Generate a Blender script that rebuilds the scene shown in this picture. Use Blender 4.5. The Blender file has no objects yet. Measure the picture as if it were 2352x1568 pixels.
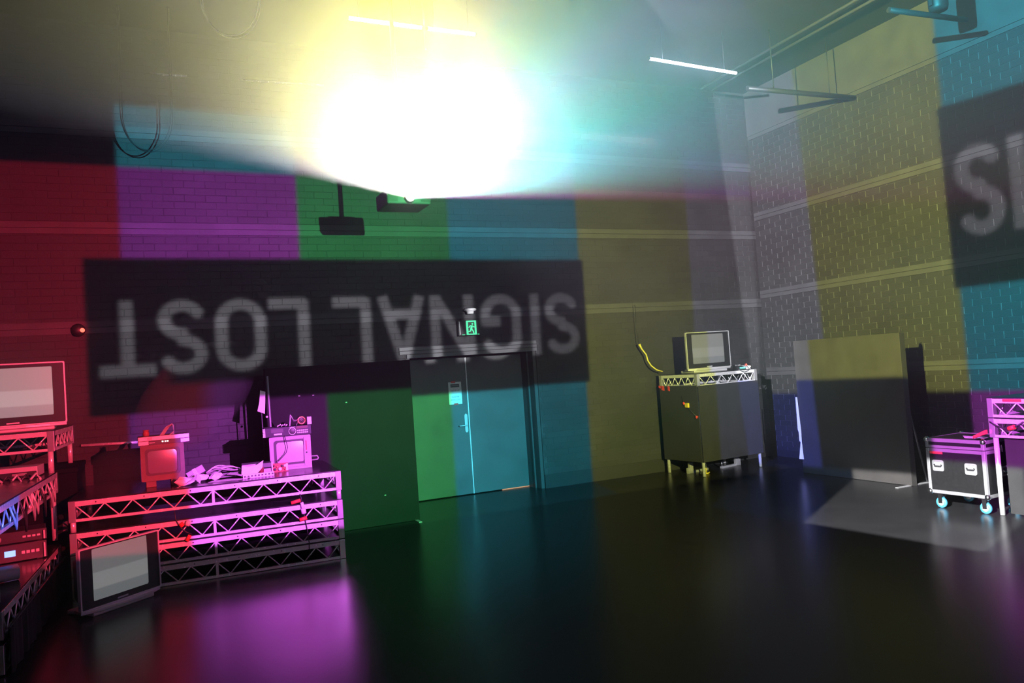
import bpy, bmesh, math, random
import numpy as np
from mathutils import Vector, Matrix, Euler

random.seed(7)
scene = bpy.context.scene
COL = scene.collection
PI = math.pi

# ------------------------------------------------------------------ camera
CAM = Vector((0.0, 0.0, 1.78))
F_PX = 1778.0
YAW, PITCH, ROLL = (math.radians(a) for a in (24.90, 1.93, -4.00))


def axes(yaw, pitch, roll):
    cy, sy, cp, sp = math.cos(yaw), math.sin(yaw), math.cos(pitch), math.sin(pitch)
    fwd = Vector((sy * cp, cy * cp, sp))
    right = Vector((cy, -sy, 0))
    up = right.cross(fwd)
    cr, sr = math.cos(roll), math.sin(roll)
    return cr * right + sr * up, -sr * right + cr * up, fwd


def frame(yaw, pitch, roll):
    r, u, f = axes(yaw, pitch, roll)
    return Matrix(((r.x, u.x, -f.x), (r.y, u.y, -f.y), (r.z, u.z, -f.z)))


cam_data = bpy.data.cameras.new('camera')
cam_data.sensor_width = 36.0
cam_data.lens = F_PX / 2352.0 * 36.0
cam_data.clip_start = 0.05
cam = bpy.data.objects.new('camera', cam_data)
COL.objects.link(cam)
cam.matrix_world = Matrix.Translation(CAM) @ frame(YAW, PITCH, ROLL).to_4x4()
scene.camera = cam
CR, CU, CF = axes(YAW, PITCH, ROLL)


def ray(x, y):
    return CR * ((x - 1176) / F_PX) - CU * ((y - 784) / F_PX) + CF


def on_z(x, y, z=0.0):
    d = ray(x, y)
    return CAM + d * ((z - CAM.z) / d.z)


def on_y(x, y, Y):
    d = ray(x, y)
    return CAM + d * (Y / d.y)


def on_x(x, y, X):
    d = ray(x, y)
    return CAM + d * (X / d.x)


def pix(p):
    d = Vector(p) - CAM
    w = d.dot(CF)
    return 1176 + d.dot(CR) / w * F_PX, 784 - d.dot(CU) / w * F_PX


# ------------------------------------------------------------------ exposure, haze
vs = scene.view_settings
vs.view_transform = 'Standard'
vs.look = 'None'
vs.gamma = 1.0
vs.use_curve_mapping = False
vs.exposure = 0.0
scene.cycles.use_denoising = True
scene.cycles.max_bounces = 4
scene.cycles.diffuse_bounces = 2
scene.cycles.glossy_bounces = 3
scene.cycles.transmission_bounces = 2
scene.cycles.volume_bounces = 0
scene.cycles.use_adaptive_sampling = True
scene.cycles.adaptive_threshold = 0.03
scene.cycles.adaptive_min_samples = 16
scene.cycles.transparent_max_bounces = 4
scene.cycles.sample_clamp_indirect = 4.0
scene.cycles.blur_glossy = 0.5

HAZE = 0.023
world = bpy.data.worlds.new('theatre_haze')
scene.world = world
world.use_nodes = True
wt = world.node_tree
wt.nodes.clear()
wo = wt.nodes.new('ShaderNodeOutputWorld')
wb = wt.nodes.new('ShaderNodeBackground')
wb.inputs['Color'].default_value = (0, 0, 0, 1)
wv = wt.nodes.new('ShaderNodeVolumeScatter')
wv.inputs['Color'].default_value = (0.96, 0.97, 1.0, 1)
wv.inputs['Density'].default_value = HAZE
wv.inputs['Anisotropy'].default_value = .87          # fine haze scatters mostly forwards
wt.links.new(wb.outputs[0], wo.inputs['Surface'])
wt.links.new(wv.outputs[0], wo.inputs['Volume'])

# ------------------------------------------------------------------ the picture the three projectors show
BAR = {'white': (.66, .66, .72), 'yellow': (.58, .60, .13), 'cyan': (.04, .52, .66), 'green': (.05, .54, .14),
       'magenta': (.56, .07, .66), 'red': (.60, .012, .04), 'blue': (.07, .10, .66), 'black': (.0, .0, .0),
       'minus_i': (.0, .03, .09), 'full': (1, 1, 1), 'plus_q': (.07, .0, .14)}


def arc(cx, cy, rx, ry, a0, a1, n=22):
    return [(cx + rx * math.cos(math.radians(a0 + (a1 - a0) * i / n)),
             cy + ry * math.sin(math.radians(a0 + (a1 - a0) * i / n))) for i in range(n + 1)]


def letter(ch, w):
    """centre lines of a plain condensed grotesque, in units of cap height, y up"""
    h = .075
    if ch == 'S':
        p = arc(w / 2, .735, w / 2 - h, .19, 20, 270) + arc(w / 2, .27, w / 2 - h, .195, 90, -160)
        return [p]
    if ch == 'I':
        return [[(w / 2, 0), (w / 2, 1)]]
    if ch == 'G':
        return [arc(w / 2, .68, w / 2 - h, .245, 20, 180) + arc(w / 2, .32, w / 2 - h, .245, 180, 360)
                + [(w - h, .43), (w * .52, .43)]]
    if ch == 'N':
        return [[(h, 0), (h, 1)], [(h + .02, .97), (w - h - .02, .03)], [(w - h, 0), (w - h, 1)]]
    if ch == 'A':
        return [[(.06, 0), (w / 2, .98)], [(w - .06, 0), (w / 2, .98)], [(.18 * w, .27), (.82 * w, .27)]]
    if ch == 'L':
        return [[(h, 1), (h, h), (w, h)]]
    if ch == 'O':
        return [arc(w / 2, .68, w / 2 - h, .245, 0, 180) + arc(w / 2, .32, w / 2 - h, .245, 180, 360)
                + [(w - h, .68)]]
    if ch == 'T':
        return [[(0, 1 - h), (w, 1 - h)], [(w / 2, 0), (w / 2, 1)]]
    return []


TEXT = [('S', 2.035, 2.305), ('I', 2.335, 2.435), ('G', 2.50, 2.80), ('N', 2.855, 3.165), ('A', 3.21, 3.515),
        ('L', 3.57, 3.81), ('L', 3.965, 4.20), ('O', 4.225, 4.513), ('S', 4.565, 4.825), ('T', 4.845, 5.13)]


def projector_picture(name, box, text_v, pa, pb, pv0, gain, shift=0.0, edge=0.0, black=.012, vmax=1.0, rp=.77, leak=0.0):
    """colour bars with a dark caption box, as a float image; rows run upwards"""
    W, H = 896, 512
    u = (np.arange(W) + .5) / W * 7.0
    v = 1.0 - (np.arange(H) + .5) / H
    U, V = np.meshgrid(u, v)
    img = np.zeros((H, W, 3), np.float32)
    main = ['white', 'yellow', 'cyan', 'green', 'magenta', 'red', 'blue']
    rev = ['blue', 'black', 'magenta', 'black', 'cyan', 'black', 'white']
    for k in range(7):
        m = (U >= k) & (U < k + 1)
        img[m & (V < .6667)] = BAR[main[k]]
        img[m & (V >= .6667) & (V < rp)] = BAR[rev[k]]
    for k, c in enumerate(['minus_i', 'full', 'plus_q', 'black']):
        img[(V >= rp) & (U >= 1.25 * k) & (U < 1.25 * (k + 1))] = BAR[c]
    bx = (U > box[0]) & (U < box[1]) & (V > box[2]) & (V < box[3])
    img[bx] = 0.0
    cap = text_v[1] - text_v[0]                       # cap height in v
    ulen = cap * (pa / pb)                            # the same length in u, on the wall
    for ch, u0, u1 in TEXT:
        u0, u1 = u0 + shift, u1 + shift
        w = (u1 - u0) / ulen
        X = (U - u0) / ulen
        Yc = (text_v[1] - V) / cap
        m = (X > -.2) & (X < w + .2) & (Yc > -.2) & (Yc < 1.2)
        xs, ys = X[m], Yc[m]
        d = np.full(xs.shape, 9.0)
        for line in letter(ch, w):
            for i in range(len(line) - 1):
                ax, ay = line[i]
                bx_, by_ = line[i + 1]
                dx, dy = bx_ - ax, by_ - ay
                L2 = dx * dx + dy * dy + 1e-9
                t = ((xs - ax) * dx + (ys - ay) * dy) / L2
                end = .0
                ok = np.ones_like(t, bool)
                if i == 0:
                    ok &= t >= 0
                if i == len(line) - 2:
                    ok &= t <= 1
                tc = np.clip(t, 0, 1)
                dd = np.hypot(xs - ax - tc * dx, ys - ay - tc * dy)
                d = np.where(ok, np.minimum(d, dd), d)
        a = np.clip((.083 - d) / .012, 0, 1)
        sub = img[m]
        sub = sub * (1 - a[:, None]) + np.array([.36, .35, .38]) * a[:, None]
        img[m] = sub
    img += np.array([1.0, 1.15, 1.5]) * black                 # black level of the lamp
    for ax_ in (0, 1):                                # the lens is a little out of focus
        for _ in range(2):
            img = (np.roll(img, 1, ax_) + 2 * img + np.roll(img, -1, ax_)) / 4
    img = img * (1 - leak) + img.mean(axis=2, keepdims=True) * leak
    img[:2] = img[-2:] = 0
    img[:, :2] = img[:, -2:] = 0
    img[(U < edge) | (U > 7 - edge) | (V > vmax)] = 0              # blanked edge columns
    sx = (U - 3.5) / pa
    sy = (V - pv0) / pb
    img *= ((1 + sx * sx + sy * sy) ** gain)[:, :, None]      # hot-spot falloff put into the picture, dimmer outwards for negative gain
    im = bpy.data.images.new(name, W, H, float_buffer=True)
    im.colorspace_settings.name = 'Non-Color'
    rgba = np.ones((H, W, 4), np.float32)
    rgba[:, :, :3] = img
    im.pixels.foreach_set(rgba.ravel())
    im.update()
    return im


def projector_lamp(name, pos, ypr, a, b, v0, flip, image, watts, cone, tint=(1, 1, 1)):
    """spot lamp that throws the picture; u = 3.5 -/+ a*x, v = v0 +/- b*y on the plane one metre away"""
    ld = bpy.data.lights.new(name, 'SPOT')
    ld.energy = watts
    ld.color = tint
    ld.spot_size = math.radians(cone)
    ld.spot_blend = 0.0
    ld.shadow_soft_size = 0.025
    ld.use_soft_falloff = True
    ld.use_nodes = True
    nt = ld.node_tree
    nt.nodes.clear()
    N = nt.nodes.new
    out = N('ShaderNodeOutputLight')
    em = N('ShaderNodeEmission')
    tc = N('ShaderNodeTexCoord')
    sep = N('ShaderNodeSeparateXYZ')
    nt.links.new(tc.outputs['Normal'], sep.inputs[0])

    def m(op, x, y, c=None):
        n = N('ShaderNodeMath')
        n.operation = op
        for i, s in enumerate((x, y, c)):
            if s is None:
                continue
            if isinstance(s, (int, float)):
                n.inputs[i].default_value = s
            else:
                nt.links.new(s, n.inputs[i])
        return n.outputs[0]
    nz = m('MULTIPLY', sep.outputs[2], -1.0)
    X = m('DIVIDE', sep.outputs[0], nz)
    Y = m('DIVIDE', sep.outputs[1], nz)
    s = -1.0 if flip else 1.0
    tu = m('MULTIPLY_ADD', X, s * a / 7.0, .5)
    tv = m('MULTIPLY_ADD', Y, s * b, 1.0 - v0)
    cmb = N('ShaderNodeCombineXYZ')
    nt.links.new(tu, cmb.inputs[0])
    nt.links.new(tv, cmb.inputs[1])
    im = N('ShaderNodeTexImage')
    im.image = image
    im.extension = 'CLIP'
    im.interpolation = 'Linear'
    nt.links.new(cmb.outputs[0], im.inputs[0])
    nt.links.new(im.outputs['Color'], em.inputs['Color'])
    em.inputs['Strength'].default_value = 1.0
    nt.links.new(em.outputs[0], out.inputs[0])
    o = bpy.data.objects.new(name, ld)
    COL.objects.link(o)
    o.matrix_world = Matrix.Translation(Vector(pos)) @ frame(*ypr).to_4x4()
    return o


A1, B1 = 5.836, 1.681
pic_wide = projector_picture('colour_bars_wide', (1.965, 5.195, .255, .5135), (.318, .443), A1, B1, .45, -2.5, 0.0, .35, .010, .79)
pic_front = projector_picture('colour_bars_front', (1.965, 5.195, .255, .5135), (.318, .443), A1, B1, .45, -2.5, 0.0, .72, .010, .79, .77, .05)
A2, B2 = 5.597, 1.281
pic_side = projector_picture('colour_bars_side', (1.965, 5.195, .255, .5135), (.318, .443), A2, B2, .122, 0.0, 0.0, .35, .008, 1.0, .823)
P_BACK = Vector((2.72, -1.907, 2.77))
P_SIDE = Vector((-2.0, 1.24, 3.884))
P_FRONT = Vector((2.42, 7.37, 3.56))
YPR_BACK = (.006, .011, -.008)
YPR_SIDE = (1.398, .166, -.034)
YPR_FRONT = (PI, 0.0, .02)
W_BACK, W_SIDE, W_FRONT = 29000.0, 42000.0, 24500.0
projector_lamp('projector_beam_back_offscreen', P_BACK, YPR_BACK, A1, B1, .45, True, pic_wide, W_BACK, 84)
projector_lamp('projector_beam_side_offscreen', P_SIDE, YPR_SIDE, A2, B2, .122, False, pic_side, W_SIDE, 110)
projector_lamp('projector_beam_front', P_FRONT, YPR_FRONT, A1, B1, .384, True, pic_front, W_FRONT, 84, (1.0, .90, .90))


# ------------------------------------------------------------------ materials
MATS = {}


def mat(name, color, rough=.6, metal=0.0, spec=.5, noise=0.0, scale=8.0, bump=0.0, bscale=60.0, rvar=0.0,
        island=0.0, emit=None, coat=0.0, alpha=None):
    if name in MATS:
        return MATS[name]
    m = bpy.data.materials.new(name)
    m.use_nodes = True
    nt = m.node_tree
    b = nt.nodes['Principled BSDF']
    b.inputs['Base Color'].default_value = (*color, 1)
    b.inputs['Roughness'].default_value = rough
    b.inputs['Metallic'].default_value = metal
    b.inputs['Specular IOR Level'].default_value = spec
    if coat:
        b.inputs['Coat Weight'].default_value = coat
        b.inputs['Coat Roughness'].default_value = .06
    if emit:
        b.inputs['Emission Color'].default_value = (*emit[0], 1)
        b.inputs['Emission Strength'].default_value = emit[1]
    N, L = nt.nodes.new, nt.links.new
    if noise or bump or rvar:
        tc = N('ShaderNodeTexCoord')
        nz = N('ShaderNodeTexNoise')
        nz.inputs['Scale'].default_value = scale
        nz.inputs['Detail'].default_value = 4
        L(tc.outputs['Object'], nz.inputs['Vector'])
    fac = None
    if noise:
        mr = N('ShaderNodeMapRange')
        mr.inputs['From Min'].default_value = .25
        mr.inputs['From Max'].default_value = .75
        mr.inputs['To Min'].default_value = 1 - noise
        mr.inputs['To Max'].default_value = 1 + noise
        L(nz.outputs['Fac'], mr.inputs['Value'])
        fac = mr.outputs[0]
    if island:
        ge = N('ShaderNodeNewGeometry')
        mi = N('ShaderNodeMapRange')
        mi.inputs['To Min'].default_value = 1 - island
        mi.inputs['To Max'].default_value = 1 + island
        L(ge.outputs['Random Per Island'], mi.inputs['Value'])
        if fac is None:
            fac = mi.outputs[0]
        else:
            mm = N('ShaderNodeMath')
            mm.operation = 'MULTIPLY'
            L(fac, mm.inputs[0])
            L(mi.outputs[0], mm.inputs[1])
            fac = mm.outputs[0]
    if fac is not None:
        sc = N('ShaderNodeVectorMath')
        sc.operation = 'SCALE'
        sc.inputs[0].default_value = color
        L(fac, sc.inputs['Scale'])
        L(sc.outputs[0], b.inputs['Base Color'])
    if rvar:
        rr = N('ShaderNodeMapRange')
        rr.inputs['From Min'].default_value = .3
        rr.inputs['From Max'].default_value = .7
        rr.inputs['To Min'].default_value = max(.03, rough - rvar)
        rr.inputs['To Max'].default_value = rough + rvar
        L(nz.outputs['Fac'], rr.inputs['Value'])
        L(rr.outputs[0], b.inputs['Roughness'])
    if bump:
        n2 = N('ShaderNodeTexNoise')
        n2.inputs['Scale'].default_value = bscale
        n2.inputs['Detail'].default_value = 3
        L(tc.outputs['Object'], n2.inputs['Vector'])
        bp = N('ShaderNodeBump')
        bp.inputs['Strength'].default_value = bump
        bp.inputs['Distance'].default_value = .01
        L(n2.outputs['Fac'], bp.inputs['Height'])
        L(bp.outputs[0], b.inputs['Normal'])
    MATS[name] = m
    return m


M_BRICK = mat('black_painted_brick', (.034, .034, .036), .6, spec=.3, noise=.2, scale=1.6, island=.08, bump=.2, bscale=70)
M_MORTAR = mat('mortar', (.11, .11, .115), .8, noise=.6, scale=6, bump=.3, bscale=40)
M_MORTAR_BACK = mat('painted_mortar', (.037, .037, .039), .8, noise=.5, scale=6, bump=.3, bscale=40)
M_BAND = mat('painted_render_band', (.066, .066, .07), .6, spec=.3, noise=.2, scale=3, bump=.15)
M_WALL = mat('black_painted_wall', (.06, .06, .065), .6, noise=.25, scale=1.2, bump=.1)
M_CEIL = mat('black_ceiling', (.02, .02, .022), .8, noise=.3, scale=2)
M_FLOOR = mat('black_sealed_floor', (.024, .024, .026), .27, spec=.2, noise=.15, scale=3)
M_ALU = mat('aluminium', (.92, .92, .94), .25, metal=.42, noise=.06, scale=30, rvar=.04)
M_ALU_POST = mat('polished_aluminium', (.90, .90, .92), .2, metal=.8, noise=.05, scale=30)
M_CASE_ALU = mat('satin_case_aluminium', (.5, .5, .52), .4, metal=.7)
M_ALU_DULL = mat('dull_aluminium', (.62, .62, .64), .5, metal=.6, noise=.1, scale=30)
M_PLY = mat('black_deck_ply', (.02, .02, .022), .22, spec=.6, noise=.3, scale=9, rvar=.05)
M_BLACK = mat('black_plastic', (.025, .025, .028), .45)
M_BLACK_MATT = mat('black_matt', (.018, .018, .02), .8, noise=.2, scale=12)
M_CLOTH = mat('black_drape', (.020, .020, .021), .9, noise=.2, scale=5, bump=.2, bscale=120)
M_SILVER = mat('silver_plastic', (.62, .62, .64), .38, metal=.25)


def tube_screen(name, strength, h):
    """switched-on tube with no picture: a grey raster with one brighter rolling band"""
    m = mat(name, (.10, .10, .10), .32, coat=.8)
    nt = m.node_tree
    b = nt.nodes['Principled BSDF']
    tc = nt.nodes.new('ShaderNodeTexCoord')
    sp = nt.nodes.new('ShaderNodeSeparateXYZ')
    nt.links.new(tc.outputs['Object'], sp.inputs[0])
    mr = nt.nodes.new('ShaderNodeMapRange')
    mr.inputs['From Min'].default_value = -h / 2
    mr.inputs['From Max'].default_value = h / 2
    nt.links.new(sp.outputs[2], mr.inputs['Value'])
    cr = nt.nodes.new('ShaderNodeValToRGB')
    el = cr.color_ramp.elements
    el[0].position, el[0].color = 0.0, (.60, .66, .68, 1)
    el[1].position, el[1].color = 1.0, (.66, .64, .64, 1)
    for p, c in ((.20, (.62, .68, .70, 1)), (.23, (.98, 1.0, 1.0, 1)), (.52, (.94, .96, .96, 1)), (.55, (.66, .67, .67, 1))):
        e_ = el.new(p)
        e_.color = c
    nt.links.new(mr.outputs[0], cr.inputs[0])
    nt.links.new(cr.outputs[0], b.inputs['Emission Color'])
    b.inputs['Emission Strength'].default_value = strength
    return m

M_SCREEN_DK = mat('dark_picture_tube', (.16, .155, .165), .3, spec=.5, coat=.6)
M_BEIGE = mat('pale_plastic', (.36, .355, .35), .5)
M_BROWN = mat('brown_cabinet', (.13, .065, .045), .5, noise=.25, scale=14)
M_DARKGREY = mat('dark_grey_metal', (.09, .09, .10), .4, metal=.3)
M_MIDGREY = mat('mid_grey_metal', (.34, .34, .36), .45, metal=.3)
M_WHITE = mat('white_paper', (.82, .82, .80), .7, noise=.04, scale=20)
M_WHITEPL = mat('white_plastic', (.8, .8, .8), .4)
M_REDTAPE = mat('red_tape', (.75, .06, .05), .6)
M_YELLOW = mat('yellow_plastic', (.8, .62, .05), .5)
M_YELCABLE = mat('yellow_cable', (.78, .66, .12), .5)
M_BOARD = mat('painted_board', (.046, .043, .042), .55, noise=.2, scale=4, bump=.08)
M_DOOR = mat('painted_door', (.085, .085, .085), .45, noise=.12, scale=3, rvar=.08)
M_PCB = mat('red_circuit_board', (.45, .08, .05), .5, noise=.5, scale=60)
M_COPPER = mat('copper_coil', (.55, .22, .10), .4, metal=.6)
M_RUBBER = mat('blue_castor_tyre', (.06, .30, .48), .5)
M_CHROME = mat('chrome', (.8, .8, .82), .18, metal=1.0)
M_LAM = mat('black_laminate', (.010, .010, .011), .45, spec=.3, noise=.3, scale=40)
M_TUBE = mat('led_tube_glow', (.9, .9, .9), .4, emit=((.62, .66, 1.0), 40.0))
M_EXIT = mat('exit_green_glow', (.02, .3, .12), .4, emit=((.08, 1.0, .45), 1.1))
M_LCD_BLUE = mat('blue_lcd_glow', (.1, .2, .5), .3, emit=((.15, .35, 1.0), 2.5))
M_LCD_GREEN = mat('green_lcd_glow', (.1, .5, .4), .3, emit=((.1, 1.0, .75), 1.2))
M_LED_RED = mat('red_led_glow', (.6, .05, .03), .3, emit=((1.0, .08, .05), 5.0))
M_LED_WHITE = mat('white_led_glow', (.7, .7, .6), .3, emit=((1.0, .85, .7), 3.0))
M_LENS = mat('projector_lens_glow', (.2, .2, .2), .1, emit=((1.0, 1.0, .9), 40.0))
M_GLASS = mat('dark_glass', (.02, .02, .025), .06, spec=.8)
M_WARM = mat('warm_light_under_door', (.6, .2, .1), .5, emit=((1.0, .28, .1), .8))
M_BLUEPAPER = mat('pale_masking_strip', (.75, .75, .78), .7)


# ------------------------------------------------------------------ mesh helpers
class MB:
    def __init__(self):
        self.v, self.f, self.sm = [], [], []

    def add(self, vs_, fs, smooth=False):
        o = len(self.v)
        self.v += [tuple(p) for p in vs_]
        self.f += [tuple(i + o for i in f) for f in fs]
        self.sm += [smooth] * len(fs)
        return self

    def box(self, lo, hi):
        x0, y0, z0 = lo
        x1, y1, z1 = hi
        return self.add([(x0, y0, z0), (x1, y0, z0), (x1, y1, z0), (x0, y1, z0),
                         (x0, y0, z1), (x1, y0, z1), (x1, y1, z1), (x0, y1, z1)],
                        [(0, 3, 2, 1), (4, 5, 6, 7), (0, 1, 5, 4), (1, 2, 6, 5), (2, 3, 7, 6), (3, 0, 4, 7)])

    def cbox(self, c, s):
        return self.box([c[i] - s[i] / 2 for i in range(3)], [c[i] + s[i] / 2 for i in range(3)])

    def hull8(self, lo4, hi4):
        """two quads joined"""
        return self.add(list(lo4) + list(hi4), [(3, 2, 1, 0), (4, 5, 6, 7), (0, 1, 5, 4), (1, 2, 6, 5), (2, 3, 7, 6), (3, 0, 4, 7)])

    def tube(self, pts, r, n=8, cap=True):
        pts = [Vector(p) for p in pts]
        rings = []
        ref = None
        for i, p in enumerate(pts):
            t = (pts[min(i + 1, len(pts) - 1)] - pts[max(i - 1, 0)]).normalized()
            if ref is None:
                ref = Vector((0, 0, 1)) if abs(t.z) < .9 else Vector((1, 0, 0))
            a = t.cross(ref).normalized()
            b = a.cross(t)
            ref = b
            rr = r[i] if isinstance(r, (list, tuple)) else r
            rings.append([p + a * (rr * math.cos(2 * PI * k / n)) + b * (rr * math.sin(2 * PI * k / n)) for k in range(n)])
        vs_ = [q for rg in rings for q in rg]
        fs = []
        for i in range(len(pts) - 1):
            for k in range(n):
                fs.append((i * n + k, i * n + (k + 1) % n, (i + 1) * n + (k + 1) % n, (i + 1) * n + k))
        self.add(vs_, fs, n > 5)
        if cap:
            o = len(self.v) - len(vs_)
            self.f.append(tuple(o + k for k in range(n - 1, -1, -1)))
            self.f.append(tuple(o + (len(pts) - 1) * n + k for k in range(n)))
            self.sm += [False, False]
        return self

    def prism(self, poly, z0, z1, mapf=lambda a, b, c: (a, b, c)):
        n = len(poly)
        vs_ = [mapf(x, y, z0) for x, y in poly] + [mapf(x, y, z1) for x, y in poly]
        fs = [tuple(range(n - 1, -1, -1)), tuple(range(n, 2 * n))]
        fs += [(k, (k + 1) % n, n + (k + 1) % n, n + k) for k in range(n)]
        return self.add(vs_, fs)

    def lathe(self, prof, c, axis='z', n=20):
        vs_, fs = [], []
        for r, h in prof:
            for k in range(n):
                a = 2 * PI * k / n
                x, y = r * math.cos(a), r * math.sin(a)
                p = {'z': (x, y, h), 'x': (h, x, y), 'y': (x, h, y)}[axis]
                vs_.append((c[0] + p[0], c[1] + p[1], c[2] + p[2]))
        for i in range(len(prof) - 1):
            for k in range(n):
                fs.append((i * n + k, i * n + (k + 1) % n, (i + 1) * n + (k + 1) % n, (i + 1) * n + k))
        fs.append(tuple(range(n - 1, -1, -1)))
        fs.append(tuple((len(prof) - 1) * n + k for k in range(n)))
        return self.add(vs_, fs, True)

    def mesh(self, name):
        me = bpy.data.meshes.new(name)
        me.from_pydata(self.v, [], self.f)
        me.polygons.foreach_set('use_smooth', self.sm)
        me.update()
        bm = bmesh.new()
        bm.from_mesh(me)
        bmesh.ops.recalc_face_normals(bm, faces=bm.faces)
        bm.to_mesh(me)
        bm.free()
        return me

    def build(self, name, m, parent=None, bevel=0.0, seg=2):
        me = self.mesh(name)
        me.materials.append(m)
        o = bpy.data.objects.new(name, me)
        COL.objects.link(o)
        if parent is not None:
            o.parent = parent
        if bevel:
            md = o.modifiers.new('bevel', 'BEVEL')
            md.width = bevel
            md.segments = seg
            md.limit_method = 'ANGLE'
        return o


def tag(o, label, cat, group=None):
    o['label'] = label
    o['category'] = cat
    if group:
        o['group'] = group
    return o


def thing(name, label, cat, loc=(0, 0, 0), rz=0.0, group=None):
    o = bpy.data.objects.new(name, None)
    o.empty_display_size = .1
    COL.objects.link(o)
    o.location = loc
    o.rotation_euler = (0, 0, rz)
    return tag(o, label, cat, group)


def struct(o):
    o['kind'] = 'structure'
    return o


def dup(root, loc, rz, label=None, group=None):
    r = root.copy()
    COL.objects.link(r)
    r.location = loc
    r.rotation_euler = (0, 0, rz)
    if label:
        r['label'] = label
    if group:
        r['group'] = group
    for ch in list(root.children):
        c = ch.copy()
        COL.objects.link(c)
        c.parent = r
        for g in list(ch.children):
            d = g.copy()
            COL.objects.link(d)
            d.parent = c
    return r


# ------------------------------------------------------------------ the room
YB, XR, ZC = 10.1, 9.38, 6.17
XL, YF = -4.6, -3.4
DX0, DX1, DZ = 3.10, 5.06, 2.0          # door recess in the back wall
Y_DOOR = 10.48

struct(MB().box((XL - .3, YF - .3, -.2), (XR + .3, YB + .9, 0)).build('floor', M_FLOOR))
struct(MB().box((XL - .3, YF - .3, ZC), (XR + .3, YB + .9, ZC + .2)).build('ceiling', M_CEIL))
struct(MB().box((XL - .3, YF - .3, 0), (XL, YB + .3, ZC)).build('wall_left', M_WALL))
struct(MB().box((XL, YF - .3, 0), (XR, YF, ZC)).build('wall_front', M_WALL))
wall_back = struct(MB().box((XL, YB, 0), (DX0, YB + .7, ZC)).box((DX1, YB, 0), (XR + .3, YB + .7, ZC))
                   .box((DX0, YB, DZ), (DX1, YB + .7, ZC)).box((DX0, Y_DOOR + .09, 0), (DX1, YB + .7, DZ))
                   .build('wall_back', M_MORTAR_BACK))
wall_right = struct(MB().box((XR, YF, 0), (XR + .3, YB, ZC)).build('wall_right', M_MORTAR))

PITX, PITZ = .24, .086


def brick_wall(wall, pos, zone, skip, proud, BL, BH, nmax=300):
    """pos(s, z, out) -> world; bricks on a running bond, s along the wall"""
    s0, s1, z0, z1 = zone
    rows = int((z1 - z0) / PITZ)
    cand = []
    for r in range(rows):
        z = z0 + r * PITZ
        off = 0 if r % 2 == 0 else PITX / 2
        n = int((s1 - s0) / PITX) + 2
        for i in range(n):
            a = s0 - off + i * PITX
            b = a + BL
            a, b = max(a, s0), min(b, s1)
            for (sa, sb, za, zb) in skip:
                if z + BH > za and z < zb:
                    if a >= sa and b <= sb:
                        a = b
                    elif a < sa < b:
                        b = sa - .004
                    elif a < sb < b:
                        a = sb + .004
            if b - a < .03:
                continue
            x, y = pix(pos((a + b) / 2, z + BH / 2, 0))
            x2, _ = pix(pos(a, z, 0))
            vis = 40 < x < 2330 and 20 < y < 1180
            cand.append((vis, abs(x - x2), a, b, z))
    full = [c for c in cand if c[0] and c[3] - c[2] > BL - .002]
    full.sort(key=lambda c: -c[1])
    chosen = full[:nmax]
    ids = {id(c) for c in chosen}
    d0 = MB()

    def shape(mb, a, b, z, out):
        e = min(.004, out * .6)
        f = [pos(a + e, z + e, out), pos(b - e, z + e, out), pos(b - e, z + BH - e, out), pos(a + e, z + BH - e, out)]
        k = [pos(a, z, -.002), pos(b, z, -.002), pos(b, z + BH, -.002), pos(a, z + BH, -.002)]
        g = [pos(a, z, out - e), pos(b, z, out - e), pos(b, z + BH, out - e), pos(a, z + BH, out - e)]
        mb.add(f + g + k, [(0, 1, 2, 3)] + [(j, (j + 1) % 4, 4 + (j + 1) % 4, 4 + j) for j in range(4)]
               + [(4 + j, 4 + (j + 1) % 4, 8 + (j + 1) % 4, 8 + j) for j in range(4)])
    rest = MB()
    for c in cand:
        if id(c) not in ids:
            shape(rest, c[2], c[3], c[4], proud * random.uniform(.85, 1.15))
    o = rest.build('brick_field', M_BRICK, wall)
    o['kind'] = 'stuff'
    base = pos(0, 0, 0)
    protos = []
    for k in range(3):
        m_ = MB()
        shape(m_, 0, BL, 0, proud * (.9 + .1 * k))
        me = m_.mesh('brick')
        me.materials.append(M_BRICK)
        protos.append(me)
    for c in chosen:
        b_ = bpy.data.objects.new('brick', random.choice(protos))
        COL.objects.link(b_)
        b_.parent = wall
        b_.location = Vector(pos(c[2], c[4], 0)) - Vector(base)


brick_wall(wall_back, lambda s, z, o: (s, YB - o, z), (-4.0, XR, .20, ZC), [(DX0 - .02, DX1 + .02, 0, DZ + .17)], .0035, .2335, .0805)
brick_wall(wall_right, lambda s, z, o: (XR - o, 10.1 - s, z), (0.0, 9.2, .0, 5.42), [], .006, .2325, .0838)

struct(MB().box((XR - .012, YF, 5.42), (XR, YB, ZC)).build('trim_1', M_BAND))
nb = 2
for zt in (4.95, 3.80, 2.65):
    struct(MB().box((XL, YB - .022, zt - .14), (XR - .01, YB, zt - .075)).box((XL, YB - .022, zt - .068), (XR - .01, YB, zt))
           .build('trim_%d' % nb, M_BAND))
    nb += 1
for zt in (5.48, 4.10, 2.78, 1.48):
    struct(MB().box((XR - .022, YF, zt - .13), (XR, YB - .025, zt - .07)).box((XR - .022, YF, zt - .063), (XR, YB - .025, zt))
           .build('trim_%d' % nb, M_BAND))
    nb += 1
struct(MB().box((XL, YB - .016, 0), (DX0, YB, .195)).box((DX1, YB - .016, 0), (XR, YB, .195)).build('baseboard_back', M_BLACK_MATT))
struct(MB().box((XR - .016, YF, 0), (XR, YB - .02, .11)).build('baseboard_right', M_BLACK_MATT))

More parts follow.
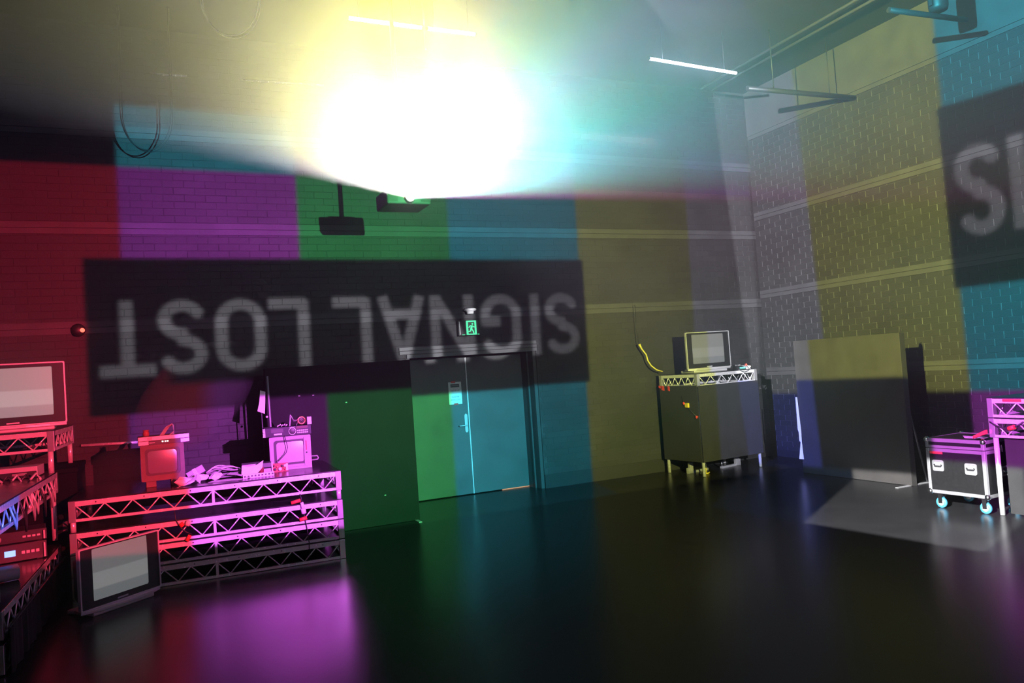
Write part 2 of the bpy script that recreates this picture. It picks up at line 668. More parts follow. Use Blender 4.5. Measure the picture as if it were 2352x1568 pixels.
# door set back in the wall, with its head rail
dr = struct(MB()
            .box((DX1 - .05, YB + .02, 0), (DX1 + .0, Y_DOOR, DZ)).box((DX1 - .075, YB + .18, 0), (DX1 - .05, Y_DOOR, DZ))
            .box((DX0, YB + .02, 0), (DX0 + .05, Y_DOOR, DZ))
            .build('door_1', mat('door_frame_paint', (.05, .05, .052), .5)))
M_RAIL = mat('head_rail_paint', (.12, .12, .125), .5)
MB().box((DX0 - .0, YB - .03, DZ), (DX1, YB + .12, DZ + .05)).build('head_rail', M_RAIL, dr)
MB().box((DX0 - .10, YB - .035, DZ + .056), (DX1, YB + .1, DZ + .098)).build('head_rail', M_RAIL, dr)
MB().box((DX0 - .10, YB - .03, DZ + .105), (DX1, YB + .1, DZ + .15)).build('head_rail', M_RAIL, dr)
MB().box((DX1 - .085, YB + .16, 0), (DX1 - .078, YB + .2, DZ)).build('jamb_stop', M_BLACK, dr)
leaf_l = MB().box((DX0 + .055, Y_DOOR, .012), (4.092, Y_DOOR + .05, DZ - .01)).build('door_leaf', M_DOOR, dr, .004)
leaf_r = MB().box((4.10, Y_DOOR, .012), (DX1 - .055, Y_DOOR + .05, DZ - .01)).build('door_leaf', M_DOOR, dr, .004)
ml = MB().box((4.088, Y_DOOR - .006, .012), (4.103, Y_DOOR + .002, DZ - .02)).build('meeting_strip', M_ALU_DULL, dr)
MB().box((4.55, Y_DOOR + .01, .001), (DX1 - .06, Y_DOOR + .03, .011)).build('light_gap', M_WARM, dr)
hp = MB().prism([(x * .022, .105 + z * .03) for x, z in [(math.cos(a), math.sin(a)) for a in np.linspace(0, PI, 9)]] +
                [(x * .022, -.105 + z * .03) for x, z in [(math.cos(a), math.sin(a)) for a in np.linspace(PI, 2 * PI, 9)]],
                0, .012, lambda a, b, c: (4.045 + a, Y_DOOR - c, 1.03 + b)).build('handle_plate', M_SILVER, leaf_l)
MB().tube([(4.045, Y_DOOR - .01, 1.0), (4.045, Y_DOOR - .06, 1.0), (4.03, Y_DOOR - .065, 1.0), (3.92, Y_DOOR - .065, 1.0)], .009, 8).build('lever_handle', M_SILVER, leaf_l)


def text_mesh(body, size, m, parent, name, loc, rot, align='CENTER', sx=1.0):
    cu = bpy.data.curves.new(name, 'FONT')
    cu.body = body
    cu.size = size
    cu.align_x = align
    cu.align_y = 'CENTER'
    cu.extrude = .0004
    tmp = bpy.data.objects.new(name, cu)
    COL.objects.link(tmp)
    dg = bpy.context.evaluated_depsgraph_get()
    me = bpy.data.meshes.new_from_object(tmp.evaluated_get(dg))
    bpy.data.objects.remove(tmp)
    me.materials.clear()
    me.materials.append(m)
    o = bpy.data.objects.new(name, me)
    COL.objects.link(o)
    o.parent = parent
    o.location = loc
    o.rotation_euler = rot
    o.scale = (sx, 1, 1)
    return o


M_INK = mat('black_ink', (.02, .05, .055), .7)
R_BACK = (PI / 2, 0, 0)
po = thing('notice_poster', 'white printed notice taped to the left door leaf', 'poster', (3.908, Y_DOOR - .002, 1.472))
MB().box((-.099, -.002, -.16), (.099, 0, .16)).build('paper', M_WHITE, po)
bb = MB().box((-.066, -.0032, .085), (.066, -.002, .13)).build('title_block', M_INK, po)
text_mesh('ATTENTION', .022, M_WHITE, po, 'title_lettering', (0, -.0034, .107), R_BACK, sx=.9)
text_mesh('HAZE IN USE', .032, M_INK, po, 'lettering', (0, -.0024, .035), R_BACK, sx=.74)
text_mesh('PLEASE KEEP', .028, M_INK, po, 'lettering', (0, -.0024, -.055), R_BACK, sx=.74)
text_mesh('DOORS CLOSED', .028, M_INK, po, 'lettering', (0, -.0024, -.095), R_BACK, sx=.74)
MB().box((-.055, -.004, .147), (.01, -.0021, .172)).build('tape', M_REDTAPE, po)
MB().box((-.03, -.004, -.172), (.035, -.0021, -.147)).build('tape', M_REDTAPE, po)

# running-man exit sign on the wall above the door
ex = thing('exit_sign', 'glowing green running man exit sign on the brick wall above the door', 'sign', (4.005, YB - .02, 2.375))
MB().box((-.16, -.075, -.105), (.15, .012, .105)).build('housing', M_BLACK, ex, .004)
pn = MB().box((-.045, -.079, -.098), (.105, -.0745, .098)).build('lit_panel', M_EXIT, ex)
MB().box((-.018, -.0815, -.085), (.078, -.0785, .078)).build('doorway', mat('exit_dark', (.01, .03, .02), .5), pn)
fg = MB()


def limb(a, b, w, y=-.083):
    a, b = Vector((a[0], 0, a[1])), Vector((b[0], 0, b[1]))
    d = (b - a).normalized()
    n = Vector((-d.z, 0, d.x)) * w / 2
    q = [a - n, b - n, b + n, a + n]
    fg.add([(p.x, y, p.z) for p in q] + [(p.x, y + .002, p.z) for p in q], [(0, 1, 2, 3), (7, 6, 5, 4), (0, 4, 5, 1), (1, 5, 6, 2), (2, 6, 7, 3), (3, 7, 4, 0)])


fg.lathe([(.013, -.083), (.013, -.081)], (.047, 0, .052), 'y', 14)
limb((.036, .032), (.026, -.018), .028)
limb((.022, .030), (.000, .018), .012)
limb((.000, .018), (-.010, -.002), .012)
limb((.042, .028), (.060, .010), .012)
limb((.060, .010), (.078, .008), .012)
limb((.028, -.018), (.052, -.045), .016)
limb((.052, -.045), (.062, -.085), .016)
limb((.022, -.016), (.012, -.048), .016)
limb((.014, -.048), (-.018, -.052), .014)
fg.build('running_figure', M_EXIT, pn)
MB().box((-.145, -.077, -.09), (-.138, -.0745, .09)).build('edge_light', M_WHITEPL, ex)
MB().box((-.11, -.079, -.098), (-.07, -.0745, -.09)).build('indicator', M_EXIT, ex)
MB().box((.118, -.079, -.098), (.145, -.0745, -.09)).build('indicator', M_EXIT, ex)
sd = thing('smoke_detector', 'small white round detector on a wall bracket above the exit sign', 'detector', (4.02, YB - .13, 2.60))
MB().lathe([(.045, -.035), (.05, -.02), (.052, 0), (.085, .012), (.088, .03), (.07, .04)], (0, 0, 0), 'z', 20).build('head', M_WHITEPL, sd)
MB().box((-.05, -.02, .038), (.05, .13, .05)).box((-.05, .112, -.03), (.05, .126, .05)).build('bracket', M_BLACK, sd)

# dark dome with a red lamp on the back wall, above the big television
rl = thing('red_indicator', 'round dark wall device with a small glowing red lamp', 'indicator', (-.76, YB - .012, 2.55))
MB().lathe([(.07, .012), (.075, -.03), (.05, -.075), (.02, -.085)], (0, 0, 0), 'y', 18).build('dome', M_BLACK, rl)
MB().lathe([(.024, -.06), (.024, -.088), (.012, -.098)], (.045, 0, -.005), 'y', 12).build('lamp', M_LED_RED, rl)


# ------------------------------------------------------------------ aluminium stage decks
def make_deck(L, Wd, nl, nw, legs, label, group, loc, rz, H=.185, mid=True, braces=(1, 1, 1, 1)):
    """local origin: front-left corner at the underside of the truss; x length, y depth. legs = list of (x, y, length)"""
    t = thing('stage_deck', label, 'stage deck', loc, rz, group)
    MB().box((.004, .004, H - .006), (L - .004, Wd - .004, H + .008)).build('deck_top', M_PLY, t)
    cw, ct, cb = .028, .048, .024
    sides = [((0, 0), (1, 0), L, nl), ((0, Wd), (1, 0), L, nl), ((0, 0), (0, 1), Wd, nw), ((L, 0), (0, 1), Wd, nw)]
    for si, ((ox, oy), (dx, dy), ln, nv) in enumerate(sides):
        inw = (0, 1) if si == 0 else (0, -1) if si == 1 else (1, 0) if si == 2 else (-1, 0)

        def P(s, k, z):
            return (ox + dx * s + inw[0] * k, oy + dy * s + inw[1] * k, z)

        def bx(mb, s0, s1, k0, k1, z0, z1):
            a, b = P(s0, k0, z0), P(s1, k1, z1)
            return mb.box([min(a[i], b[i]) for i in range(3)], [max(a[i], b[i]) for i in range(3)])
        bx(MB(), .05, ln - .05, .002, cw, H - ct, H - .004).build('upper_chord', M_ALU, t)
        bx(MB(), .05, ln - .05, .002, cw, 0, cb).build('lower_chord', M_ALU, t)
        if mid and ln > 2:
            bx(MB(), ln / 2 - .012, ln / 2 + .012, .003, cw - .002, cb, H - ct).build('middle_post', M_ALU, t)
        if braces[si]:
            span = (ln - .12) / (2 * nv)
            me0 = MB().tube([P(0, cw / 2, H - ct + .004), P(span, cw / 2, cb - .004)], .0065, 6).mesh('brace')
            me1 = MB().tube([P(0, cw / 2, cb - .004), P(span, cw / 2, H - ct + .004)], .0065, 6).mesh('brace')
            me0.materials.append(M_ALU)
            me1.materials.append(M_ALU)
            for k in range(2 * nv):
                o = bpy.data.objects.new('brace', me0 if k % 2 == 0 else me1)
                COL.objects.link(o)
                o.parent = t
                s = .06 + k * span
                o.location = (dx * s, dy * s, 0)
        if si == 0 and ln > 2:
            me = MB().lathe([(.006, -.003), (.006, .003)], (0, 0, 0), 'y', 8).mesh('bolt')
            me.materials.append(M_BLACK)
            for k in range(6):
                o = bpy.data.objects.new('bolt', me)
                COL.objects.link(o)
                o.parent = t
                o.location = (.22 + k * (ln - .44) / 5, .001, H - ct / 2)
    for cx in (0, L - .058):
        for cy in (0, Wd - .058):
            MB().box((cx, cy, -.004), (cx + .058, cy + .058, H)).build('corner_post', M_ALU_POST, t, .004)
    for (x, y, ll) in legs:
        MB().tube([(x, y, .01), (x, y, -ll)], .024, 14).build('leg', M_ALU, t)
    return t


# stack with the junk on it
ang = math.atan2(7.83 - 7.94, 2.40)
BASE = Vector((-.75, 7.94, 0))
ex_, ey_ = Vector((math.cos(ang), math.sin(ang), 0)), Vector((-math.sin(ang), math.cos(ang), 0))


def stk(x, y, z):
    return BASE + ex_ * x + ey_ * y + Vector((0, 0, z))


G1 = 'decks stacked under the small televisions'
d4 = make_deck(2.4, 1.2, 10, 5, [], 'aluminium truss deck lying on the floor at the bottom of the low stack', G1, stk(0, 0, .004), ang)
d3 = dup(d4, stk(.0, 0, .2015), ang, 'aluminium truss deck second from the floor in the low stack')
d2 = dup(d4, stk(0, 0, .399), ang, 'aluminium truss deck third from the floor, right under the short legs')
d1 = make_deck(2.4, 1.2, 10, 5, [(.03, .03, .091), (2.37, .03, .091), (.03, 1.17, .091), (2.37, 1.17, .091)],
               'topmost aluminium truss deck on short legs carrying two small televisions and junk', G1, stk(0, 0, .683), ang)
TOPZ = .683 + .193

# tall tower at the left: deck with the big television, wide decks below
G2 = 'decks of the tower under the big television'
make_deck(1.25, 1.18, 5, 5, [(1.21, .04, .205), (.04, .04, .205), (1.21, 1.14, .205), (.04, 1.14, .205)],
          'square aluminium truss deck carrying the big television at the left', G2, (-2.11, 8.32, 1.312), math.radians(-3), mid=False)
RT = math.radians(-2.6)
make_deck(1.2, 2.4, 5, 10, [(1.16, 2.34, .44), (.04, 2.34, .44), (1.16, .05, .44), (.04, .05, .44)],
          'long aluminium truss deck on legs holding a red video recorder', G2, (-2.178, 6.157, .912), RT)
make_deck(1.2, 2.4, 5, 10, [], 'long aluminium truss deck holding the players with the blue display', G2, (-2.178, 6.157, .235), RT)
make_deck(1.2, 2.4, 5, 10, [], 'dark long truss deck on the floor at the foot of the tower', G2, (-2.178, 6.157, .012), RT)
M_TRUNK = mat('dead_black', (.006, .006, .0065), .85, spec=.15, noise=.2, scale=12)
pl = thing('equipment_trunk', 'tall matt black trunk behind the tower of decks', 'trunk', (-1.45, 9.2, 0))
MB().box((-.62, -.5, 0), (.72, .45, 1.06)).build('body', M_TRUNK, pl, .01)
MB().box((-.63, -.51, 1.06), (.73, .46, 1.106)).build('lid', M_TRUNK, pl, .008)
blk = MB()
for k in range(4):
    blk.box((-.5 + .36 * k, -.505, .5), (-.46 + .36 * k, -.498, .6))
blk.build('latch', M_DARKGREY, pl)

# tall table at the back right
G3 = None
TX, TY, TR = 7.15, 9.12, math.radians(6)
TL, TD = 1.26, .82
tb = make_deck(TL, TD, 5, 5, [(.04, .04, 1.31), (TL - .04, .04, 1.31), (.04, TD - .04, 1.31), (TL - .04, TD - .04, 1.31)],
               'tall truss table with black skirts carrying a television by the room corner', G3, (TX, TY, 1.315), TR, mid=False)


def tt(x, y, z):
    c, s_ = math.cos(TR), math.sin(TR)
    return Vector((TX + c * x - s_ * y, TY + s_ * x + c * y, z))

MB().box((-.012, .01, -1.10), (-.002, TD - .01, .02)).build('side_skirt', M_CLOTH, tb)
MB().box((.0, -.012, -1.10), (TL - .01, -.002, .012)).build('front_skirt', M_CLOTH, tb)
MB().box((TL - .005, .01, -1.10), (TL + .004, TD - .01, .0)).build('side_skirt', M_CLOTH, tb)

# two decks on legs at the right edge
G4 = 'decks on legs beside the flight case'
make_deck(1.2, 2.4, 5, 10, [(.035, 2.36, .765), (1.16, 2.36, .765), (.035, .04, .765), (1.16, .04, .765)],
          'lower truss deck on tall tube legs beside the flight case', G4, (7.45, 2.62, .768), 0)
rs = thing('deck_skirt', 'black cloth skirt hanging under the decks beside the flight case', 'skirt', (7.52, 2.66, .0))
MB().box((0, 0, .02), (.008, 2.26, .772)).build('cloth', M_CLOTH, rs)
make_deck(1.2, 2.4, 5, 10, [], 'upper truss deck with red tape lying on the deck beside the flight case', G4, (7.45, 2.62, .9655), 0)
tag(MB().box((7.4475, 4.68, 1.118), (7.4505, 4.86, 1.145)).build('red_tape_strip', M_REDTAPE), 'red tape strip on the chord of the upper deck by the flight case', 'tape')


# ------------------------------------------------------------------ televisions
def superbox(w, h, r, n=5):
    pts = []
    for cx, cz, a0 in ((w / 2 - r, h / 2 - r, 0), (-w / 2 + r, h / 2 - r, 90), (-w / 2 + r, -h / 2 + r, 180), (w / 2 - r, -h / 2 + r, 270)):
        for k in range(n + 1):
            a = math.radians(a0 + 90 * k / n)
            pts.append((cx + r * math.cos(a), cz + r * math.sin(a)))
    return pts


def ring(mb, outer, inner, y0, y1):
    """frame between two outlines of equal count, front at y0"""
    n = len(outer)
    vs_ = [(x, y0, z) for x, z in outer] + [(x, y0, z) for x, z in inner] + [(x, y1, z) for x, z in outer] + [(x, y1, z) for x, z in inner]
    fs = []
    for k in range(n):
        j = (k + 1) % n
        fs += [(k, j, n + j, n + k), (2 * n + j, 2 * n + k, 3 * n + k, 3 * n + j), (k, 2 * n + k, 2 * n + j, j), (n + k, n + j, 3 * n + j, 3 * n + k)]
    return mb.add(vs_, fs)


def picture_tube(mb, w, h, bulge, y, r=.02, n=10):
    vs_, fs = [], []
    for j in range(n + 1):
        for i in range(n + 1):
            a, b = -1 + 2 * i / n, -1 + 2 * j / n
            rr = 1 - .003 * (a * a * b * b) * 4
            vs_.append((a * w / 2 * rr, y - bulge * (1 - a * a) * .5 - bulge * (1 - b * b) * .5, b * h / 2 * rr))
    for j in range(n):
        for i in range(n):
            q = j * (n + 1) + i
            fs.append((q, q + 1, q + n + 2, q + n + 1))
    return mb.add(vs_, fs, True)


def big_tv(label, loc, rz, w, h, sw, sh, group, glow):
    """flat-fronted silver tube television; local x width, front faces -y, z from the base"""
    t = thing('television', label, 'television', loc, rz, group)
    base = .055
    zc = base + (h - base) / 2
    out = superbox(w, h - base, .012)
    inn = superbox(w - .024, h - base - .024, .01)
    tr = lambda pl: [(x, z + zc) for x, z in pl]
    ring(MB(), tr(out), tr(inn), -.012, .022).build('silver_rim', M_SILVER, t)
    scz = zc + .02
    o2 = superbox(w - .024, h - base - .024, .01)
    i2 = superbox(sw, sh, .012)
    ring(MB(), tr(o2), [(x, z + scz) for x, z in i2], -.004, .03).build('front_panel', mat('tv_front_panel', (.018, .018, .02), .3, spec=.35), t)
    s = picture_tube(MB(), sw + .006, sh + .006, .006, .004).build('screen', tube_screen('glowing_grey_tube_%d' % round(glow * 100), glow, sh), t)
    s.location.z = scz
    b = MB()
    b.hull8([(-w / 2 + .008, .022, base + .004), (w / 2 - .008, .022, base + .004), (w / 2 - .008, .022, h - .006), (-w / 2 + .008, .022, h - .006)],
            [(-w * .36, .15, base + .004), (w * .36, .15, base + .004), (w * .36, .15, h - .07), (-w * .36, .15, h - .07)])
    b.hull8([(-w * .34, .15, base), (w * .34, .15, base), (w * .34, .15, h - .08), (-w * .34, .15, h - .08)],
            [(-w * .2, .40, base + .02), (w * .2, .40, base + .02), (w * .2, .40, h * .7), (-w * .2, .40, h * .7)])
    b.build('rear_housing', M_BLACK, t, .008)
    pr = [(-w / 2 + .004, .0), (-w * .34, -.045), (-w * .12, -.062), (w * .12, -.062), (w * .34, -.045), (w / 2 - .004, .0), (w * .44, .14), (-w * .44, .14)]
    MB().prism(pr, base - .022, base + .003).build('lower_lip', M_SILVER, t, .004)
    MB().box((-w * .38, -.03, .0), (w * .38, .30, base - .02)).build('foot', M_SILVER, t, .01)
    MB().box((-.05, -.0085, base + .022), (.05, -.0035, base + .034)).build('badge', M_SILVER, t)
    return t


GT = 'silver tube televisions'
big_tv('wide silver tube television standing on the floor against the low deck stack', (-.335, 7.45, 0), math.radians(40), .77, .56, .53, .42, GT, .21)
big_tv('silver tube television on the square deck lit red', (-1.19, 8.36, 1.507), math.radians(3), .86, .63, .65, .45, GT, .34)
big_tv('silver tube television on the black-skirted table', (7.64, 9.42, 1.51), math.radians(0), .82, .61, .60, .44, GT, .19)


def small_tv(label, loc, rz, w, h, d, cab, tube, feet):
    t = thing('monitor', label, 'television', loc, rz)
    zf = feet
    out = [(x, z + zf + h / 2) for x, z in superbox(w, h, .012)]
    sw, sh = w * .80, h * .74
    inn = [(x, z + zf + h / 2 + h * .02) for x, z in superbox(sw, sh, .03)]
    ring(MB(), out, inn, 0, .045).build('front_frame', cab, t)
    q = superbox(sw, sh, .03)
    qi = superbox(sw * .84, sh * .84, .03)
    ring(MB(), [(x, z + zf + h / 2 + h * .02) for x, z in q], [(x, z + zf + h / 2 + h * .02) for x, z in qi], .006, .02).build('mask', M_BLACK, t)
    s = picture_tube(MB(), sw * .86, sh * .86, .012, .022).build('screen', tube, t)
    s.location.z = zf + h / 2 + h * .02
    b = MB()
    b.hull8([(-w / 2 + .004, .045, zf), (w / 2 - .004, .045, zf), (w / 2 - .004, .045, zf + h - .004), (-w / 2 + .004, .045, zf + h - .004)],
            [(-w / 2 + .012, .18, zf), (w / 2 - .012, .18, zf), (w / 2 - .012, .18, zf + h - .012), (-w / 2 + .012, .18, zf + h - .012)])
    b.hull8([(-w * .44, .18, zf), (w * .44, .18, zf), (w * .44, .18, zf + h * .94), (-w * .44, .18, zf + h * .94)],
            [(-w * .3, d, zf + .02), (w * .3, d, zf + .02), (w * .3, d, zf + h * .7), (-w * .3, d, zf + h * .7)])
    b.build('cabinet', cab, t, .006)
    return t


# brown set with a recorder on top
p_br = Vector((.035, 8.24, TOPZ))
br = small_tv('small brown tube television under a silver recorder', p_br, math.radians(2), .385, .345, .36, M_BROWN, mat('brown_set_tube', (.19, .16, .19), .25, coat=.8), .06)
for sx in (-1, 1):
    MB().box((sx * .11 - .045, .03, 0), (sx * .11 + .045, .2, .062)).build('foot', M_BROWN, br, .004)
vz = p_br.z + .06 + .345
vc = thing('video_recorder', 'silver and black video recorder on top of the brown television', 'video recorder', (p_br.x + .02, p_br.y - .01, vz), math.radians(2))
MB().box((-.225, .02, .004), (.225, .30, .08)).build('case', M_DARKGREY, vc, .004)
MB().box((-.226, 0, .042), (.226, .022, .082)).build('upper_fascia', M_SILVER, vc, .003)
MB().box((-.226, 0, .002), (-.135, .022, .040)).build('side_fascia', M_SILVER, vc, .003)
MB().box((.145, 0, .002), (.226, .022, .040)).build('side_fascia', M_SILVER, vc, .003)
MB().box((-.134, .004, .002), (.144, .022, .040)).build('lower_fascia', M_BLACK, vc)
MB().box((-.145, -.002, .05), (-.105, .002, .074)).build('eject_button', M_MIDGREY, vc)
for i, x in enumerate((-.02, .005, .025)):
    MB().box((x, .002, .02), (x + .014, .005, .032)).build('clock_digit', M_LED_WHITE, vc)
MB().box((-.13, .001, .018), (-.08, .005, .024)).build('label_strip', M_WHITE, vc)


def crumple(mb, c, size, seed, n=6, flat=.55):
    rnd = random.Random(seed)
    bm = bmesh.new()
    bmesh.ops.create_icosphere(bm, subdivisions=2, radius=1)
    vs_ = []
    for v in bm.verts:
        k = rnd.uniform(.55, 1.15)
        vs_.append((c[0] + v.co.x * k * size[0], c[1] + v.co.y * k * size[1], c[2] + max(-.0, (v.co.z * k * flat + flat)) * size[2]))
    fs = [[v.index for v in f.verts] for f in bm.faces]
    mb.add(vs_, fs)
    bm.free()
    return mb


def sheet(mb, pts, th=.002):
    """folded paper: quad strip with thickness from pairs of points"""
    vs_, n = [], len(pts)
    for a, b in pts:
        vs_ += [Vector(a), Vector(b)]
    up = Vector((0, 0, th))
    allv = vs_ + [v + up for v in vs_]
    m = len(vs_)
    fs = []
    for i in range(n - 1):
        a = 2 * i
        fs += [(a, a + 1, a + 3, a + 2), (m + a + 2, m + a + 3, m + a + 1, m + a), (a, a + 2, m + a + 2, m + a), (a + 1, m + a + 1, m + a + 3, a + 3)]
    fs += [(0, m, m + 1, 1), (m - 2, m - 1, 2 * m - 1, 2 * m - 2)]
    return mb.add([tuple(v) for v in allv], fs)


vtop = vz + .082
tag(sheet(MB(), [((.02, 8.290, vtop), (.06, 8.370, vtop)), ((.075, 8.275, vtop + .075), (.11, 8.360, vtop + .07)), ((.135, 8.280, vtop + .105), (.15, 8.350, vtop + .085)),
                 ((.145, 8.270, vtop + .03), (.15, 8.340, vtop)), ((.105, 8.260, vtop + .0), (.13, 8.320, vtop))]).build('folded_paper', M_WHITE),
    'curled scrap of paper on top of the silver recorder', 'paper')
tag(MB().lathe([(.028, 0), (.03, .03), (.022, .05), (.03, .055), (.03, .06)], (-.10, 8.36, vtop), 'z', 14).build('knob', mat('red_brown_cap', (.35, .1, .08), .5)),
    'small round cap standing on the silver recorder', 'cap')

# white portable set with player on top
p_wh = Vector((1.26, 8.42, TOPZ))
wh = small_tv('small pale tube television under a black media player', p_wh, math.radians(-6), .42, .35, .33, M_BEIGE, mat('pale_set_tube', (.5, .47, .5), .3, coat=.8), .0)
MB().box((.135, -.004, .02), (.205, .004, .33)).build('control_panel', M_BEIGE, wh, .003)
MB().box((.155, -.007, .19), (.168, -.002, .29)).build('tuning_slot', mat('dull_red_plastic', (.4, .1, .12), .5), wh)
MB().lathe([(.008, -.012), (.008, -.002)], (.163, 0, .165), 'y', 10).build('tuning_knob', M_DARKGREY, wh)
MB().box((-.21, -.012, .0), (.21, .0, .028)).build('lower_ledge', M_BEIGE, wh, .003)
MB().tube([(.21, .08, .07), (.275, .08, .072), (.285, .08, .085), (.275, .08, .11), (.21, .08, .112)], .008, 8).build('carry_handle', M_BEIGE, wh)
wz = p_wh.z + .352
pl_ = thing('media_player', 'black media player with round jog dial on the pale television', 'player', (p_wh.x - .02, p_wh.y - .02, wz), math.radians(-4))
MB().box((-.235, .012, .004), (.235, .27, .098)).build('case', M_BLACK, pl_, .004)
MB().box((-.24, 0, .002), (.24, .014, .10)).build('fascia', mat('dark_blue_fascia', (.010, .010, .02), .45, spec=.3), pl_, .003)
dial = MB().lathe([(.036, .002), (.036, -.012), (.03, -.014)], (.045, 0, .05), 'y', 22).build('jog_dial', M_BLACK, pl_)
md = MB()
for k in range(24):
    a0, a1 = 2 * PI * k / 24, 2 * PI * (k + 1) / 24
    md.add([(.045 + r * math.cos(a), -.013 - .0, .05 + r * math.sin(a)) for a in (a0, a1) for r in (.034, .038)] +
           [(.045 + r * math.cos(a), -.008, .05 + r * math.sin(a)) for a in (a0, a1) for r in (.034, .038)],
           [(0, 1, 3, 2), (4, 6, 7, 5), (0, 4, 5, 1), (2, 3, 7, 6)])
md.build('dial_rim', M_SILVER, dial)
for r in range(2):
    for k in range(6):
        MB().box((.095 + k * .019, -.006, .022 + r * .022), (.109 + k * .019, .002, .034 + r * .022)).build('button', M_WHITEPL, pl_)
for k in range(3):
    MB().box((.02 + k * .02, -.005, .088), (.03 + k * .02, .002, .094)).build('button', M_WHITEPL, pl_)
MB().box((-.14, -.006, .02), (-.06, .002, .036)).build('name_plate', M_WHITEPL, pl_)
MB().box((-.17, -.003, .045), (-.045, .002, .085)).build('disc_slot', M_BLACK, pl_)
MB().box((.085, -.003, .07), (.205, .002, .095)).build('display', mat('brown_display', (.12, .07, .05), .2), pl_)
for k in range(6):
    MB().box((-.25, -.004, .008 + k * .015), (-.226, .006, .018 + k * .015)).build('vent_rib', M_SILVER, pl_)
wtop = wz + .1
cx = p_wh.x
tag(sheet(MB(), [((cx + .0, 8.42, wtop), (cx + .03, 8.52, wtop)), ((cx + .015, 8.42, wtop + .12), (cx + .035, 8.47, wtop + .11)), ((cx + .05, 8.41, wtop + .06), (cx + .06, 8.5, wtop + .04)),
                 ((cx + .08, 8.43, wtop + .055), (cx + .09, 8.5, wtop + .04)), ((cx + .12, 8.44, wtop + .09), (cx + .12, 8.47, wtop + .085)), ((cx + .075, 8.44, wtop + .0), (cx + .09, 8.5, wtop))]).build('torn_paper', M_WHITE),
    'torn white paper standing on the media player', 'paper')
mo = thing('wire_coil', 'small motor with copper winding on the media player', 'motor', (cx + .135, 8.47, wtop))
MB().lathe([(.045, -.02), (.05, -.015), (.05, .03), (.04, .035)], (0, 0, .05), 'y', 18).build('drum', M_BLACK, mo)
MB().tube([(.036 * math.cos(a), -.022, .05 + .036 * math.sin(a)) for a in np.linspace(0, 2 * PI, 19)], .010, 8).build('winding', M_COPPER, mo)
MB().lathe([(.012, -.03), (.012, 0)], (0, 0, .05), 'y', 10).build('spindle', M_CHROME, mo)
tag(MB().box((cx + .185, 8.41, wtop), (cx + .235, 8.45, wtop + .085)).build('power_adapter', M_MIDGREY, bevel=.005), 'grey box adapter upright at the right end of the media player', 'adapter')
pc = thing('plug_cluster', 'little heap of pale connectors on the media player', 'connector', (cx - .09, 8.44, wtop))
for k in range(5):
    MB().tube([(-.03 + .022 * k, .01 * (k % 3), .006 + .008 * (k % 2)), (-.015 + .022 * k, -.012 + .01 * (k % 3), .02 + .008 * (k % 2))], .007, 8).build('plug', M_WHITEPL, pc)
tag(MB().tube([stk(0, 0, 0) + Vector((0, 0, 0)) if False else Vector((p_wh.x - .06, p_wh.y - .035, wz + .01)), Vector((p_wh.x - .045, p_wh.y - .05, wz - .06)), Vector((p_wh.x - .035, p_wh.y - .05, wz - .11)),
               Vector((p_wh.x - .055, p_wh.y - .05, wz - .17)), Vector((p_wh.x - .10, p_wh.y - .045, wz - .215)), Vector((p_wh.x - .14, p_wh.y - .04, wz - .25))], .004, 6).build('hanging_lead', M_BLACK),
    'thin dark lead dangling across the pale television screen', 'cable')

# red circuit board leaning on the pale television
cb = thing('circuit_board', 'red circuit board propped against the pale television', 'circuit board', (p_wh.x - .13, p_wh.y - .085, TOPZ), math.radians(-4))
MB().box((-.083, -.004, 0), (.083, .004, .088)).build('board', M_PCB, cb)
for i, (x, z, s) in enumerate(((-.05, .03, .016), (-.03, .055, .012), (.0, .03, .022), (.02, .06, .014), (.05, .02, .012), (.05, .06, .018), (-.06, .065, .01), (.035, .04, .01))):
    MB().lathe([(s * .8, -.004), (s * .8, -.004 - s), (s * .5, -.006 - s)], (x, 0, z), 'y', 10).build('component', (M_BLACK, M_COPPER, M_WHITEPL)[i % 3], cb)
MB().box((.06, -.016, .01), (.08, -.004, .08)).build('connector_block', M_WHITEPL, cb)

# heap of leads, papers and parts between the two sets
hp_ = lambda x, y, z=0: Vector((x, y - .06, TOPZ + z))
tag(crumple(MB(), hp_(.22, 8.10), (.10, .05, .085), 3).build('crumpled_tissue', M_WHITE), 'crumpled paper at the foot of the brown television', 'paper')
tag(sheet(MB(), [(hp_(.14, 8.02, .002), hp_(.16, 8.05, .002)), (hp_(.22, 8.01, .03), hp_(.24, 8.08, .03)), (hp_(.31, 8.02, .055), hp_(.33, 8.12, .10)), (hp_(.345, 8.04, .01), hp_(.36, 8.12, .06))]).build('paper_fan', M_WHITE),
    'flared sheet of paper lying beside the crumpled tissue', 'paper')
bx_ = thing('small_carton', 'pale ribbed carton tilted on the crumpled cloth', 'carton', hp_(.335, 8.37, .05), math.radians(14))
bx_.rotation_euler = (math.radians(-18), math.radians(-24), math.radians(12))
MB().box((-.085, -.06, 0), (.085, .06, .075)).build('body', M_BEIGE, bx_, .004)
for k in range(3):
    MB().box((-.02 + k * .012, -.062, -.001), (-.014 + k * .012, .062, .077)).build('rib', M_WHITEPL, bx_)
tag(crumple(MB(), hp_(.34, 8.28), (.10, .06, .075), 5).build('crumpled_cloth', M_WHITE), 'crumpled white cloth under the tilted carton', 'cloth')
tag(crumple(MB(), hp_(.50, 8.24), (.07, .045, .085), 9).build('knotted_cloth', M_WHITE), 'knotted white cloth standing up beside the carton', 'cloth')
